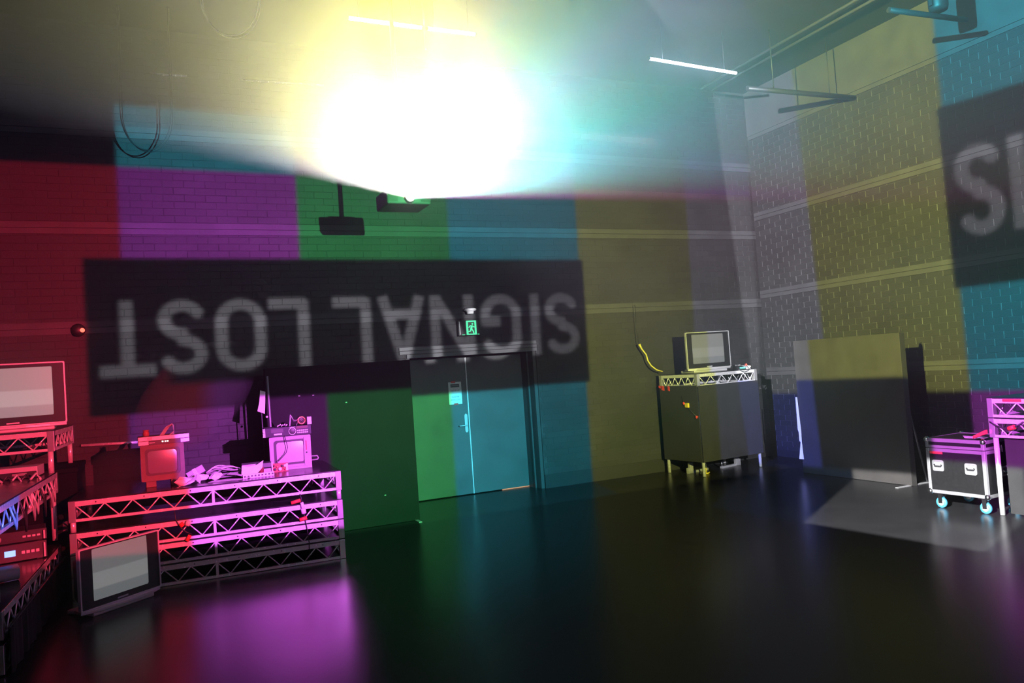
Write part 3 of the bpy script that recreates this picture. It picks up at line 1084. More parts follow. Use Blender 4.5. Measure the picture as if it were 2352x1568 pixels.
tag(sheet(MB(), [(hp_(.60, 8.24, .05), hp_(.64, 8.30, .06)), (hp_(.68, 8.20, .04), hp_(.70, 8.27, .045)), (hp_(.80, 8.11, .004), hp_(.82, 8.14, .004))]).build('paper_strip', M_WHITE), 'white strip sloping down from the knotted cloth', 'paper')
tag(sheet(MB(), [(hp_(.42, 8.14, .002), hp_(.46, 8.22, .004)), (hp_(.56, 8.10, .003), hp_(.60, 8.18, .012)), (hp_(.74, 8.09, .002), hp_(.74, 8.14, .004))]).build('flat_sheet', M_WHITE), 'white sheet lying flat at the deck edge in front of the cloths', 'paper')
tray = thing('cable_tray_box', 'shallow grey tray heaped with pale leads', 'tray', hp_(.585, 8.47), 0)
MB().box((-.17, -.13, 0), (.17, .13, .012)).box((-.17, -.13, .0), (.17, -.12, .055)).box((-.17, .12, 0), (.17, .13, .06)).box((-.17, -.13, 0), (-.16, .13, .05)).box((.16, -.13, 0), (.17, .13, .05)).build('tray', M_DARKGREY, tray)
rnd = random.Random(4)
for k in range(10):
    y0 = -.108 + .024 * k
    pts = []
    for i in range(11):
        q = i / 10
        pts.append((-.165 + .33 * q, y0 + .007 * math.sin(q * 9 + k), .062 + .055 * math.sin(q * PI) * (.6 + .4 * math.sin(k * 2.1)) + .012 * math.sin(7 * q + k * 1.7)))
    c_ = MB().tube(pts, .0055 if k % 3 else .008, 6).build('pale_lead', (M_BEIGE, M_WHITEPL, M_MIDGREY)[k % 3])
    c_.location = tray.location
    c_.rotation_euler = tray.rotation_euler
    tag(c_, 'loose pale lead heaped in the shallow grey tray', 'cable', 'leads heaped in the tray')
tag(sheet(MB(), [(hp_(.73, 8.20, .0), hp_(.745, 8.24, .115)), (hp_(.80, 8.20, .01), hp_(.805, 8.24, .10)), (hp_(.88, 8.22, .02), hp_(.89, 8.25, .11)), (hp_(.94, 8.24, .08), hp_(.955, 8.27, .145))]).build('white_bag', M_WHITE),
    'white paper bag standing open in front of the tray of leads', 'bag')
ps = thing('patch_strip', 'long thin connector strip at the deck edge', 'connector strip', hp_(.89, 8.16), math.radians(4))
MB().box((-.15, -.012, 0), (.15, .012, .035)).build('strip', M_WHITEPL, ps)
for k in range(9):
    MB().box((-.14 + k * .033, -.015, .009), (-.122 + k * .033, -.011, .025)).build('socket', M_BLACK, ps)
cu = thing('control_unit', 'grey control unit with an open lower bay beside the pale television', 'control unit', hp_(.90, 8.38), math.radians(-4))
MB().box((-.14, 0, .045), (.04, .2, .11)).box((-.14, .02, 0), (.15, .2, .05)).build('case', M_MIDGREY, cu, .003)
MB().box((.045, .0, .06), (.15, .19, .108)).build('module', M_DARKGREY, cu, .003)
MB().box((.035, -.004, 0), (.047, .01, .06)).box((.145, -.004, 0), (.157, .01, .11)).build('bracket', M_WHITEPL, cu)
MB().box((-.08, -.003, .07), (-.02, .001, .088)).build('name_plate', M_WHITE, cu)
tag(crumple(MB(), hp_(.93, 8.30), (.03, .03, .11), 12).build('red_plug_bundle', mat('dark_red_plastic', (.3, .06, .06), .5)), 'dark red bundle of plugs behind the white bag', 'connector')

# stand with a paper flag behind the stack
st = thing('light_stand', 'thin metal stand with a hanging paper tag behind the pale television', 'stand', (1.14, 8.99, TOPZ))
MB().tube([(.01, 0, 0), (.0, 0, 1.0)], .012, 8).build('post', M_MIDGREY, st)
MB().tube([(-.075, 0, 0), (-.085, 0, .80)], .007, 8).build('thin_post', M_DARKGREY, st)
MB().box((-.11, -.03, 0), (.04, .03, .02)).build('base', M_BLACK, st)
sheet(MB(), [((-.125, -.012, .62), (-.05, -.012, .585)), ((-.10, -.014, .72), (-.04, -.014, .70)), ((-.085, -.012, .845), (-.03, -.012, .825))], .003).build('paper_tag', M_WHITE, st)
MB().lathe([(.012, -.02), (.012, .0)], (-.03, 0, .55), 'y', 10).build('clamp', M_WHITEPL, st)
MB().tube([(-.04, 0, .83), (.0, 0, .9)], .004, 6).build('string', M_BLACK, st)


# hanging connectors on the front of the low stack
def connector_lead(name, label, pts, tapes, bits):
    t = thing(name, label, 'cable', pts[0])
    o = Vector(pts[0])
    MB().tube([Vector(p) - o for p in pts], .005, 6).build('lead', M_BLACK, t)
    for a, b, w in tapes:
        MB().tube([Vector(a) - o, Vector(b) - o], w, 6).build('red_tape', M_REDTAPE, t)
    for a, b, w in bits:
        MB().tube([Vector(a) - o, Vector(b) - o], w, 10).build('plug', M_WHITEPL, t)
    return t


f = lambda x, z, k=-.014: stk(x, k, z)
connector_lead('taped_lead', 'dark lead with pale plug and red tape on the magenta-lit end of the low stack',
               [f(1.99, .69), f(2.0, .64), f(2.01, .56), f(2.02, .46), f(2.04, .33), f(2.05, .20), f(2.045, .10)],
               [(f(1.90, .615, -.02), f(1.99, .632, -.02), .018), (f(1.97, .44, -.02), f(2.04, .455, -.02), .02)],
               [(f(2.0, .61, -.02), f(2.01, .55, -.022), .016), (f(2.01, .55, -.022), f(2.015, .50, -.02), .024)])
connector_lead('taped_lead', 'dark lead with pale block plug and red tape on the red-lit half',
               [f(.86, .68), f(.865, .6), f(.90, .52), f(.95, .47), f(1.0, .44)],
               [(f(.905, .56, -.03), f(.925, .53, -.03), .022), (f(.98, .44, -.03), f(.95, .39, -.03), .018)],
               [(f(.95, .555, -.03), f(.985, .545, -.03), .026)])

# ------------------------------------------------------------------ gear in the left tower
ZA = .912 + .193
r1 = thing('video_recorder', 'flat red-lit recorder box on the long deck below the big television', 'video recorder', (-1.22, 8.05, ZA), math.radians(-4))
MB().box((-.24, .01, .01), (.24, .3, .10)).build('case', M_SILVER, r1, .004)
MB().box((-.235, .0, .004), (.235, .012, .06)).build('fascia', M_BLACK, r1)
for x in (-.2, .2):
    MB().lathe([(.018, 0), (.018, .012)], (x, .05, 0), 'z', 10).build('foot', M_BLACK, r1)
MB().box((.05, -.004, .03), (.16, .002, .05)).build('flap', M_MIDGREY, r1)
for k in range(7):
    x = -1.42 + .07 * k
    z0 = ZA
    tag(MB().tube([(x, 7.9 - .02 * k, z0 + .01), (x + .03, 7.86, z0 + .05), (x + .05, 7.88 - .03 * (k % 3), z0 + .02), (x + .07, 7.80, z0 + .008)], .009, 6).build('short_lead', (M_SILVER, M_BLACK)[k % 2]),
        'short lead curled in front of the flat recorder box', 'cable', 'leads in front of the flat recorder')
ZB = .235 + .193


def rack_unit(name, label, loc, rz, w, h, d, lcd):
    t = thing(name, label, 'player', loc, rz)
    MB().box((-w / 2, .01, .01), (w / 2, d, h)).build('case', M_DARKGREY, t, .004)
    MB().box((-w / 2 - .01, 0, .006), (w / 2 + .01, .012, h)).build('fascia', M_BLACK, t, .003)
    for x in (-w * .4, w * .4):
        MB().box((x - .02, .02, 0), (x + .02, d - .04, .012)).build('foot', M_BLACK, t)
    if lcd:
        MB().box((-w * .18, -.004, h * .35), (w * .0, .002, h * .68)).build('display', M_LCD_BLUE, t)
    MB().lathe([(.03, .0), (.03, -.02), (.024, -.024)], (-w * .33, 0, h * .5), 'y', 18).build('dial', M_MIDGREY, t)
    for k in range(4):
        MB().box((w * .1 + k * .035, -.004, h * .42), (w * .1 + .024 + k * .035, .002, h * .58)).build('button', M_SILVER, t)
    MB().box((w / 2 - .015, -.03, .015), (w / 2 - .003, .0, h - .015)).build('rack_handle', M_SILVER, t)
    return t


rack_unit('rack_player', 'rack player with a glowing blue display on the lower tower deck', (-1.14, 7.82, ZB), math.radians(10), .44, .15, .32, True)
rack_unit('rack_player', 'dark rack player lying on top of the one with the blue display', (-1.13, 7.85, ZB + .152), math.radians(6), .42, .10, .30, False)
ls = thing('loudspeaker_driver', 'loose round driver in a silver bracket on the lower tower deck', 'driver', (-1.28, 7.35, ZB), math.radians(16))
MB().lathe([(.055, 0), (.06, .012), (.03, .05), (.03, .08)], (0, 0, .075), 'y', 20).build('cone', M_DARKGREY, ls)
MB().box((-.08, .0, 0), (-.062, .02, .15)).box((-.08, 0, 0), (.08, .09, .012)).build('bracket', M_SILVER, ls)
rp = thing('paper_roll', 'pale roll lying on the lower tower deck', 'roll', on_z(-8, 1322, ZB + .06), math.radians(24))
MB().tube([(-.28, 0, 0), (.14, 0, 0)], .058, 18).build('roll', M_BEIGE, rp)
MB().tube([(.135, 0, 0), (.146, 0, 0)], .03, 14).build('core', M_DARKGREY, rp)
for k in range(7):
    y = 6.5 + .27 * k + .06 * ((k * 7) % 3)
    x = -.975 + .0454 * (y - 6.1)
    z0 = .93
    s = .05 + .1 * ((k * 37) % 10) / 10
    tag(MB().tube([(x - .02, y, z0 + .14), (x + .012, y + .02, z0 + .02), (x + .015, y + .05, z0 - s), (x + .012, y + .10, z0 - s * .6), (x + .01, y + .14, z0 + .05)], .008, 6).build('looped_lead', (M_SILVER, M_BLACK, M_ALU_DULL)[k % 3]),
        'looped lead hanging from the side of the long tower deck', 'cable', 'leads hanging on the tower side')

# black drape along the foot of the tower, conduit on the wall behind it
dp = thing('tower_drape', 'black drape hanging along the foot of the tower of decks', 'drape', (-.968, 6.12, 0), RT)
n_ = 60
wav = [(.022 + .012 * math.sin(k * 1.1) + .006 * math.sin(k * 2.7), 2.36 * k / n_) for k in range(n_ + 1)]
dv = MB()
vv = [(x, y, z) for x, y in wav for z in (.004, .30)] + [(x + .004, y, z) for x, y in wav for z in (.004, .30)]
m_ = 2 * (n_ + 1)
dv.add(vv, [(2 * k, 2 * k + 1, 2 * k + 3, 2 * k + 2) for k in range(n_)] + [(m_ + 2 * k + 2, m_ + 2 * k + 3, m_ + 2 * k + 1, m_ + 2 * k) for k in range(n_)]
       + [(2 * k + 1, m_ + 2 * k + 1, m_ + 2 * k + 3, 2 * k + 3) for k in range(n_)])
dv.build('cloth', M_CLOTH, dp)
MB().tube([(.02, 0, .30), (.02, 2.36, .30)], .008, 6).build('batten', M_BLACK, dp)
a_, b_ = on_y(186, 1023, YB - .035), on_y(372, 1012, YB - .035)
tag(MB().tube([a_, b_], .017, 10).build('wall_conduit', M_ALU), 'pale metal pipe low on the back wall behind the trunk', 'conduit')

# ------------------------------------------------------------------ things on and by the tall table
ZT = 1.315 + .193
mx = thing('field_mixer', 'small black mixer with a green display on the tall table', 'mixer', tt(1.06, .09, ZT), math.radians(6))
MB().hull8([(-.07, 0, 0), (.07, 0, 0), (.07, .14, 0), (-.07, .14, 0)], [(-.066, .01, .035), (.066, .01, .035), (.063, .135, .07), (-.063, .135, .07)]).build('case', M_BLACK, mx, .004)
MB().hull8([(-.055, .0, .014), (.055, .0, .014), (.055, .012, .014), (-.055, .012, .014)], [(-.055, .002, .034), (.055, .002, .034), (.055, .016, .034), (-.055, .016, .034)]).build('display', M_LCD_GREEN, mx)
for k in range(4):
    MB().lathe([(.01, .05), (.01, .075)], (-.045 + k * .03, .10, 0), 'z', 10).build('knob', M_MIDGREY, mx)
rd = thing('effects_box', 'small box with bright red lamp at the end of the tall table', 'effects unit', tt(1.19, .10, ZT), math.radians(6))
MB().hull8([(-.05, 0, 0), (.06, 0, 0), (.06, .12, 0), (-.05, .12, 0)], [(-.045, .02, .05), (.055, .02, .05), (.055, .11, .06), (-.045, .11, .06)]).build('case', M_MIDGREY, rd, .004)
MB().lathe([(.016, .0), (.016, .02), (.008, .028)], (.0, .04, .052), 'z', 12).build('red_lamp', M_LED_RED, rd)
MB().lathe([(.009, .0), (.009, .012)], (.045, .0, .03), 'z', 10).build('white_lamp', M_LED_WHITE, rd)
MB().hull8([(-.052, -.05, 0), (-.012, -.05, 0), (-.012, -.002, 0), (-.052, -.002, 0)], [(-.045, -.045, .05), (-.018, -.045, .05), (-.018, -.004, .05), (-.045, -.004, .05)]).build('plug_block', M_WHITEPL, rd)
tag(MB().tube([tt(.86, .05, ZT + .02), tt(.88, -.006, ZT + .0), tt(.92, -.012, ZT - .025), tt(.98, -.014, ZT - .04), tt(1.05, -.012, ZT - .025), tt(1.10, -.004, ZT + .0), tt(1.12, .05, ZT + .03), tt(1.11, .10, ZT + .10)], .005, 6).build('drooping_lead', M_BLACK),
    'black lead drooping over the front edge of the tall table', 'cable')
tag(MB().tube([tt(.95, .32, ZT + .008), tt(1.0, .34, ZT + .008), tt(1.06, .36, ZT + .01), tt(.99, .42, ZT + .02), tt(1.02, .33, ZT + .045)], .006, 6).build('coiled_lead', M_BLACK),
    'black coiled lead beside the television on the tall table', 'cable')
yc = [on_y(1458, 700, 9.97), on_y(1462, 750, 9.97), on_y(1467, 788, 9.95)]
tag(MB().tube(yc, .004, 6).build('thin_wire', M_BLACK), 'thin dark wire running up the brick wall above the yellow cable', 'cable')
tag(MB().tube([on_y(1468, 790, 9.94), on_y(1474, 801, 9.93), on_y(1484, 814, 9.92), on_y(1488, 828, 9.91), on_y(1496, 840, 9.90), on_y(1508, 849, 9.88), on_y(1522, 853, 9.86)],
              [.02, .012, .011, .011, .011, .010, .008], 8).build('yellow_cable', M_YELCABLE), 'yellow cable rising from the tall table to the brick wall', 'cable')
tl = connector_lead('taped_lead', 'lead with red tape and yellow plug hanging on the tall table skirt',
                    [tt(-.018, .33, 1.18), tt(-.018, .29, 1.08), tt(-.018, .20, 1.0), tt(-.018, .05, .88)],
                    [(tt(-.022, .30, 1.085), tt(-.022, .27, 1.06), .018), (tt(-.022, .05, .885), tt(-.022, .03, .865), .02)], [])
MB().cbox(tuple(tt(-.024, .22, 1.045) - tt(-.018, .33, 1.18)), (.03, .075, .065)).build('yellow_plug', M_YELLOW, tl, .004)
for i, (y, z, dy, dz) in enumerate(((.78, 1.30, .0, .0), (.70, 1.265, .02, .03), (.58, 1.26, .0, .03))):
    tag(MB().hull8([tt(-.010, y, z), tt(-.010, y + .04 + dy, z + .01), tt(-.016, y + .04 + dy, z + .01), tt(-.016, y, z)],
                   [tt(-.010, y, z + .035 + dz), tt(-.010, y + .04 + dy, z + .045 + dz), tt(-.016, y + .04 + dy, z + .045 + dz), tt(-.016, y, z + .035 + dz)]).build('tape_scrap', M_REDTAPE),
        'scrap of red tape at the top of the skirt on the tall table', 'tape', 'tape scraps on the tall table')


def floor_bracket(label, loc, rz, tall):
    t = thing('steel_bracket', label, 'bracket', loc, rz)
    MB().box((-.22, -.02, 0), (.22, .02, .03)).build('foot_bar', M_ALU_DULL, t)
    MB().box((.12, -.025, .0), (.19, .02, tall)).build('upright', M_ALU_DULL, t, .004)
    MB().box((.19, -.02, .0), (.235, .02, tall * .5)).build('gusset', M_ALU_DULL, t)
    MB().tube([(-.2, 0, .02), (-.2, 0, .09), (-.17, 0, .11)], .012, 8).build('pin', M_CHROME, t)
    return t


floor_bracket('light metal bracket on the floor under the tall table, by its white-lit leg', tt(1.0, .45, 0), .2, .19)
floor_bracket('dull metal bracket on the floor under the tall table, by the brick wall side', tt(.36, .5, 0), PI + .2, .16)
sp = thing('spring_clamp', 'small brass clamp lying on the floor behind the middle table leg', 'clamp', tt(.22, .2, 0))
MB().tube([(0, 0, .012), (.01, 0, .08), (.0, .02, .10)], .014, 8).build('jaw', M_YELLOW, sp)
MB().tube([(0, 0, .012), (.06, .0, .012), (.09, .02, .02)], .01, 8).build('handle', M_YELLOW, sp)

# ------------------------------------------------------------------ flight case
fc = thing('flight_case', 'black flight case with aluminium edges on blue castors', 'flight case', (7.66, 5.355, 0), math.radians(1.5))
hx, hy, z0, z1 = .30, .315, .165, .735
zl = .635
MB().box((-hx + .006, -hy + .006, z0 + .004), (hx - .006, hy - .006, zl - .004)).build('body', M_LAM, fc)
MB().box((-hx + .006, -hy + .006, zl + .004), (hx - .006, hy - .006, z1 - .004)).build('lid', M_LAM, fc)
e = .034
for sx in (-1, 1):
    for sy in (-1, 1):
        MB().box((min(sx * hx, sx * (hx - e)), min(sy * hy, sy * (hy - e)), z0), (max(sx * hx, sx * (hx - e)), max(sy * hy, sy * (hy - e)), zl - .003)).build('edge_extrusion', M_CASE_ALU, fc, .003)
        MB().box((min(sx * hx, sx * (hx - e)), min(sy * hy, sy * (hy - e)), zl + .003), (max(sx * hx, sx * (hx - e)), max(sy * hy, sy * (hy - e)), z1)).build('edge_extrusion', M_CASE_ALU, fc, .003)
        for zz in (z0, z1):
            MB().lathe([(.012, -.03), (.03, -.012), (.03, .012), (.012, .03)], (sx * (hx - .012), sy * (hy - .012), zz + (.014 if zz == z0 else -.014)), 'z', 12).build('ball_corner', M_CHROME, fc)
for (za, zb) in ((z0, z0 + e), (zl - e - .003, zl - .003), (zl + .003, zl + e * .9), (z1 - e, z1)):
    for sx in (-1, 1):
        MB().box((min(sx * (hx + .001), sx * (hx - .006)), -hy + e, za), (max(sx * (hx + .001), sx * (hx - .006)), hy - e, zb)).build('edge_extrusion', M_CASE_ALU, fc)
    for sy in (-1, 1):
        MB().box((-hx + e, min(sy * (hy + .001), sy * (hy - .006)), za), (hx - e, max(sy * (hy + .001), sy * (hy - .006)), zb)).build('edge_extrusion', M_CASE_ALU, fc)
for sx in (-1, 1):
    MB().box((min(sx * hx, sx * (hx - e)), -hy, z1 - .005), (max(sx * hx, sx * (hx - e)), hy, z1 + .001)).build('edge_extrusion', M_CASE_ALU, fc)


def recess_handle(y, z):
    h_ = MB()
    o_ = [(a, b) for a, b in superbox(.125, .115, .02)]
    i_ = [(a, b) for a, b in superbox(.085, .075, .01)]
    n = len(o_)
    ring(h_, o_, i_, 0, .008)
    h_.v = [(-hx - .008 + p[1], y + p[0], z + p[2]) for p in h_.v]
    hd = h_.build('handle_dish', M_CASE_ALU, fc)
    MB().box((-hx - .001, y - .044, z - .04), (-hx + .004, y + .044, z + .04)).build('dish_back', M_MIDGREY, hd)
    MB().tube([(-hx - .012, y - .04, z + .012), (-hx - .016, y - .03, z - .006), (-hx - .016, y + .03, z - .006), (-hx - .012, y + .04, z + .012)], .008, 8).build('grip', M_BLACK, hd)


recess_handle(.185, .455)
recess_handle(-.165, .445)
hh = MB().box((-.06, -hy - .010, .36), (.06, -hy + .002, .46)).build('handle_dish', M_CASE_ALU, fc, .003)
MB().box((-.042, -hy - .0115, .378), (.042, -hy - .006, .442)).build('dish_back', M_BLACK, hh)
MB().tube([(-.05, -hy - .014, .42), (-.03, -hy - .022, .40), (.03, -hy - .022, .40), (.05, -hy - .014, .42)], .008, 8).build('grip', M_CHROME, hh)
MB().box((-.03, -hy - .009, .60), (.03, -hy + .001, .67)).build('butterfly_latch', M_CHROME, fc, .003)
MB().box((-hx - .002, .13, .575), (-hx + .001, .27, .60)).build('red_label', M_REDTAPE, fc)
for sx in (-1, 1):
    for sy in (-1, 1):
        w_ = MB().lathe([(.028, -.017), (.053, -.017), (.057, -.008), (.057, .008), (.053, .017), (.028, .017)], (sx * .225, sy * .235, .057), 'x', 24).build('castor_wheel', M_RUBBER, fc)
        MB().lathe([(.032, -.0185), (.034, 0), (.032, .0185)], (sx * .225, sy * .235, .057), 'x', 18).build('wheel_hub', M_WHITEPL, w_)
        MB().box((sx * .225 - .026, sy * .235 - .022, .05), (sx * .225 - .0195, sy * .235 + .022, .15)).box((sx * .225 + .0195, sy * .235 - .022, .05), (sx * .225 + .026, sy * .235 + .022, .15)).box((sx * .225 - .045, sy * .235 - .045, .148), (sx * .225 + .045, sy * .235 + .045, .166)).build('castor_fork', M_CHROME, fc)
tag(sheet(MB(), [((7.50, 5.32, .737), (7.66, 5.45, .737)), ((7.50, 5.18, .738), (7.64, 5.2, .738)), ((7.47, 5.1, .745), (7.56, 5.1, .75))]).build('loose_sheet', M_WHITE), 'white paper lying on top of the flight case', 'paper')
tag(MB().hull8([(7.40, 5.03, .80), (7.44, 5.03, .80), (7.44, 5.16, .75), (7.40, 5.16, .75)], [(7.40, 5.03, .84), (7.44, 5.03, .84), (7.44, 5.16, .775), (7.40, 5.16, .775)]).build('tape_flag', M_REDTAPE), 'red tape flag on the deck corner above the flight case', 'tape')
cl = thing('deck_lead', 'black lead with a red plug hanging inside the lower deck by the flight case', 'cable', (7.44, 5.0, .86))
MB().tube([(0, .0, .06), (-.006, -.05, .03), (-.006, -.14, .0), (-.004, -.25, .02), (0, -.33, .07)], .008, 8).build('lead', M_BLACK, cl)
MB().tube([(-.012, -.19, .0), (-.012, -.25, .02)], .022, 8).build('red_plug', M_REDTAPE, cl)

# ------------------------------------------------------------------ scenery flats
fl = thing('scenery_flat', 'tall dark painted flat standing in front of the brick wall left of the door', 'flat', (1.14, 9.2, 0), 0)
MB().box((0, 0, .004), (1.725, .035, 1.965)).build('panel', mat('black_flat_paint', (.010, .010, .011), .65, spec=.15, noise=.2, scale=4), fl, .002)
MB().box((1.69, .035, 0), (1.724, .09, 1.96)).build('stile', M_BOARD, fl)
MB().box((0, .035, 0), (.034, .09, 1.96)).build('stile', M_BOARD, fl)
MB().hull8([(1.66, -.16, 0), (1.70, -.16, 0), (1.70, .42, 0), (1.66, .42, 0)], [(1.66, -.16, .006), (1.70, -.16, .006), (1.70, .42, .014), (1.66, .42, .014)]).build('foot_plate', M_ALU_DULL, fl)
MB().tube([(1.68, .07, 1.2), (1.68, .41, .012)], .014, 8).build('brace', M_DARKGREY, fl)
for (x, z) in ((.36, 1.62), (.52, 1.615), (.9, 1.5), (1.3, .35)):
    MB().box((x, -.002, z), (x + .02, .001, z + .012)).build('scuff', M_BEIGE, fl)
bd = thing('scenery_flat', 'wide low painted board standing in front of the right brick wall', 'flat', (8.3, 6.62, 0), 0)
MB().box((0, 0, .004), (.03, 1.74, 1.875)).build('panel', M_BOARD, bd, .002)
MB().box((.03, 0, .0), (.09, .034, 1.87)).build('stile', M_BOARD, bd)
MB().box((.03, 1.706, .0), (.09, 1.74, 1.87)).build('stile', M_BOARD, bd)
MB().box((-.22, .02, 0), (.34, .06, .008)).build('foot_plate', M_ALU_DULL, bd)
MB().tube([(.06, .04, 1.1), (.33, .04, .01)], .014, 8).build('brace', M_DARKGREY, bd)
bs = MB()
for k in range(9):
    bs.box((.005 + .009 * k, .0 + .004 * (k % 2), 1.87), (.011 + .009 * k, .012, 1.89 + .012 * ((k * 5) % 4)))
bs.build('splintered_edge', M_BOARD, bd)
bp = thing('masking_strip', 'pale torn strip down the far edge of the low painted board', 'strip', (8.27, 8.34, 0))
pts = [(0, .015), (.085, .015), (.055, .24), (.06, .42), (.028, .62), (.035, .84), (.0, .86), (.012, .60), (.018, .4), (.03, .26)]
MB().prism([(.05, .20), (-.035, .20), (-.02, .45), (-.025, .60), (.0, 1.08), (.03, 1.08), (.035, .62), (.02, .58), (.02, .46), (.0, .44)], 0, .003, lambda a, b, c: (c, a + .0, b)).build('paper', M_BLUEPAPER, bp)

# ------------------------------------------------------------------ overhead: tubes, pipes, loops, bars
def pipe(name, label, cat, pts, r, m, n=10):
    return tag(MB().tube(pts, r, n).build(name, m), label, cat)


def led_tube(label, x0, x1, y0, y1, z):
    t = thing('light_tube', label, 'light', ((x0 + x1) / 2, (y0 + y1) / 2, z), math.atan2(y1 - y0, x1 - x0))
    L = math.hypot(x1 - x0, y1 - y0)
    MB().tube([(-L / 2 + .012, 0, 0), (L / 2 - .012, 0, 0)], .018, 12).build('tube', M_TUBE, t)
    for s in (-1, 1):
        MB().tube([(s * (L / 2 - .014), 0, 0), (s * L / 2, 0, 0)], .019, 12).build('end_cap', M_BLACK, t)
        MB().tube([(s * L * .35, 0, .016), (s * L * .35, 0, ZC - z)], .003, 6).build('suspension_wire', M_BLACK, t)
    return t


led_tube('glowing white tube left of the hanging rod', 2.043, 2.88, 7.97, 7.98, 5.6)
led_tube('shorter glowing white tube right of the hanging rod', 2.93, 3.517, 7.98, 7.975, 5.6)
led_tube('glowing blue-white tube hanging alone towards the right wall', 5.93, 7.464, 8.03, 8.14, 5.6)
pipe('hanging_rod', 'thin rod hanging between the two bright tubes', 'rod', [(2.905, 7.985, ZC), (2.905, 7.985, 5.36)], .010, M_MIDGREY)
pipe('wall_conduit', 'thin metal conduit high on the back wall, shorter piece', 'conduit', [(.13, YB - .06, 5.60), (.54, YB - .06, 5.605)], .013, M_ALU)
pipe('wall_conduit', 'thin metal conduit high on the back wall, longer piece', 'conduit', [(1.18, YB - .06, 5.62), (2.2, YB - .06, 5.64)], .013, M_ALU)
for x0 in (8.2, 8.42):
    tag(MB().tube([(x0, 3.0, 6.1), (x0 + .1, 9.9, 6.1)], .02, 8).build('ceiling_conduit', M_DARKGREY), ('dark ceiling conduit nearer the right wall, one of a pair' if x0 > 8.3 else 'dark ceiling conduit farther from the right wall, one of a pair'), 'conduit', 'ceiling conduits')
pipe('lighting_bar', 'short dark lighting bar near the room corner', 'bar', [(7.45, 7.95, 5.32), (XR - .02, 7.86, 5.32)], .035, M_BLACK)
for xx in (7.9, 8.9):
    pipe('bar_hanger', 'thin rod holding the lighting bar near the room corner' if xx < 8 else 'thin rod holding the wall end of the lighting bar near the room corner', 'rod', [(xx, 7.95 - .047 * (xx - 7.45), 5.35), (xx, 7.95 - .047 * (xx - 7.45), ZC)], .008, M_BLACK, 6)
lb = thing('stage_lamp', 'black stage lamp hanging on a short bar at the top right', 'lamp', (8.0, 5.53, 5.30))
MB().tube([(-.72, .06, 0), (.42, -.02, 0)], .03, 10).build('bar', M_BLACK, lb)
MB().lathe([(.09, .06), (.10, .1), (.10, .42), (.06, .5)], (0, 0, .0), 'z', 18).build('housing', M_BLACK, lb)
MB().box((-.13, -.02, .1), (-.115, .02, .62)).box((.115, -.02, .1), (.13, .02, .62)).box((-.13, -.02, .605), (.13, .02, .62)).build('yoke', M_BLACK, lb)
MB().tube([(0, 0, .6), (0, 0, ZC - 5.3)], .015, 8).build('hanger', M_BLACK, lb)


def cable_loop(label, c, w, h, y, tilt, m):
    pts = []
    for k in range(19):
        a = PI * k / 18
        pts.append((c[0] - w / 2 * math.cos(a), y + tilt * math.cos(a), c[1] - h * math.sin(a)))
    pts = [(pts[0][0] + .02, y + tilt, ZC)] + pts + [(pts[-1][0] + .02, y - tilt, ZC)]
    pts2 = [(p[0] + .02, p[1] + .02, p[2] - (.015 if 0 < i < 20 else 0)) for i, p in enumerate(pts)]
    t = thing('cable_loop', label, 'cable', pts[0])
    o = Vector(pts[0])
    MB().tube([Vector(p) - o for p in pts], .007, 6).build('strand', m, t)
    MB().tube([Vector(p) - o for p in pts2], .006, 6).build('strand', m, t)
    return t


cable_loop('pale cable hanging in a loop from the ceiling left of the projector', (.80, 5.38), .50, .36, 7.4, .05, M_ALU_DULL)
cable_loop('dark cable hanging in a loop in front of the back wall at the left', (.06, 4.93), .52, .42, 9.5, .05, M_BLACK)


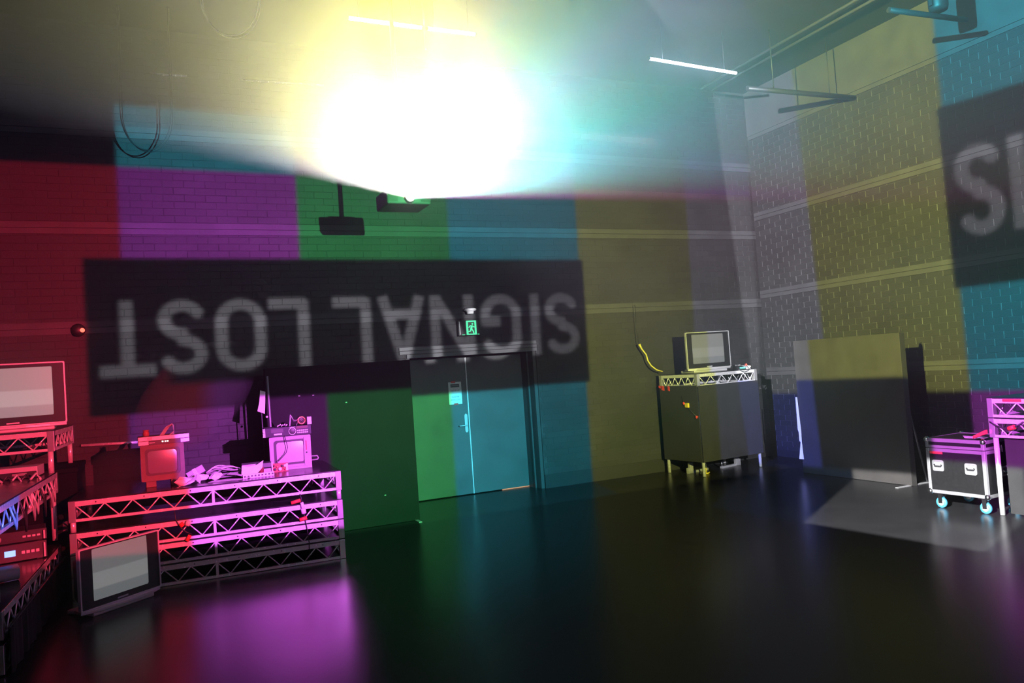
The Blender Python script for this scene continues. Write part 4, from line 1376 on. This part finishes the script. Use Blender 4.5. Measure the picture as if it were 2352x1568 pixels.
# ------------------------------------------------------------------ projectors
def projector(label, pos, ypr, drop, lens):
    """body behind the lens, mount up to the ceiling; the lamp itself sits just in front of the lens"""
    t = thing('projector', label, 'projector', pos, -ypr[0])
    # local +y is the throw direction; the front face stands behind the lamp
    MB().box((-.23, -.48, -.06), (.23, -.06, .10)).build('body', M_DARKGREY, t, .015)
    MB().lathe([(.058, -.07), (.055, -.04), (.05, -.028)], (0, 0, 0), 'y', 24).build('lens_barrel', M_BLACK, t)
    MB().lathe([(.043, -.034), (.04, -.027)], (0, 0, 0), 'y', 24).build('lens', lens, t)
    for s in (-1, 1):
        MB().box((s * .17 - .05, -.064, -.04), (s * .17 + .05, -.056, .06)).build('vent', M_BLACK, t)
    MB().box((-.14, -.40, .095), (.14, -.14, .115)).build('mount_plate', M_BLACK, t)
    MB().tube([(0, -.27, .11), (0, -.27, drop)], .025, 12).build('mount_pole', M_BLACK, t)
    MB().lathe([(.08, drop - .012), (.08, drop)], (0, -.27, 0), 'z', 18).build('ceiling_flange', M_BLACK, t)
    return t


projector('ceiling-hung projector throwing a blinding beam towards the room', P_FRONT, YPR_FRONT, ZC - P_FRONT.z, M_LENS)
projector('ceiling-hung projector aimed at the back wall', P_BACK, YPR_BACK, ZC - P_BACK.z, M_GLASS)
projector('ceiling-hung projector aimed at the right wall', P_SIDE, YPR_SIDE, ZC - P_SIDE.z, M_GLASS)


# ------------------------------------------------------------------ drifting smoke in front of the low stack
def smoke_puff(label, c, r, rz, dens):
    bm = bmesh.new()
    bmesh.ops.create_icosphere(bm, subdivisions=4, radius=1)
    me = bpy.data.meshes.new('smoke_puff')
    bm.to_mesh(me)
    bm.free()
    m = bpy.data.materials.new('thin_smoke')
    m.use_nodes = True
    nt = m.node_tree
    nt.nodes.clear()
    out = nt.nodes.new('ShaderNodeOutputMaterial')
    sc = nt.nodes.new('ShaderNodeVolumeScatter')
    sc.inputs['Density'].default_value = dens
    sc.inputs['Anisotropy'].default_value = .2
    nt.links.new(sc.outputs[0], out.inputs['Volume'])
    me.materials.append(m)
    o = bpy.data.objects.new('smoke_puff', me)
    COL.objects.link(o)
    o.location = c
    o.scale = r
    o.rotation_euler = (0, rz, 0)
    o['kind'] = 'stuff'
    tag(o, label, 'smoke')
    return o


smoke_puff('wide thin smoke drifting above the low deck stack', on_y(450, 910, 7.3), (.60, .30, .36), math.radians(-42), .36)
smoke_puff('low smoke drifting in front of the tower', on_y(265, 1085, 7.35), (.26, .2, .2), math.radians(-20), .40)
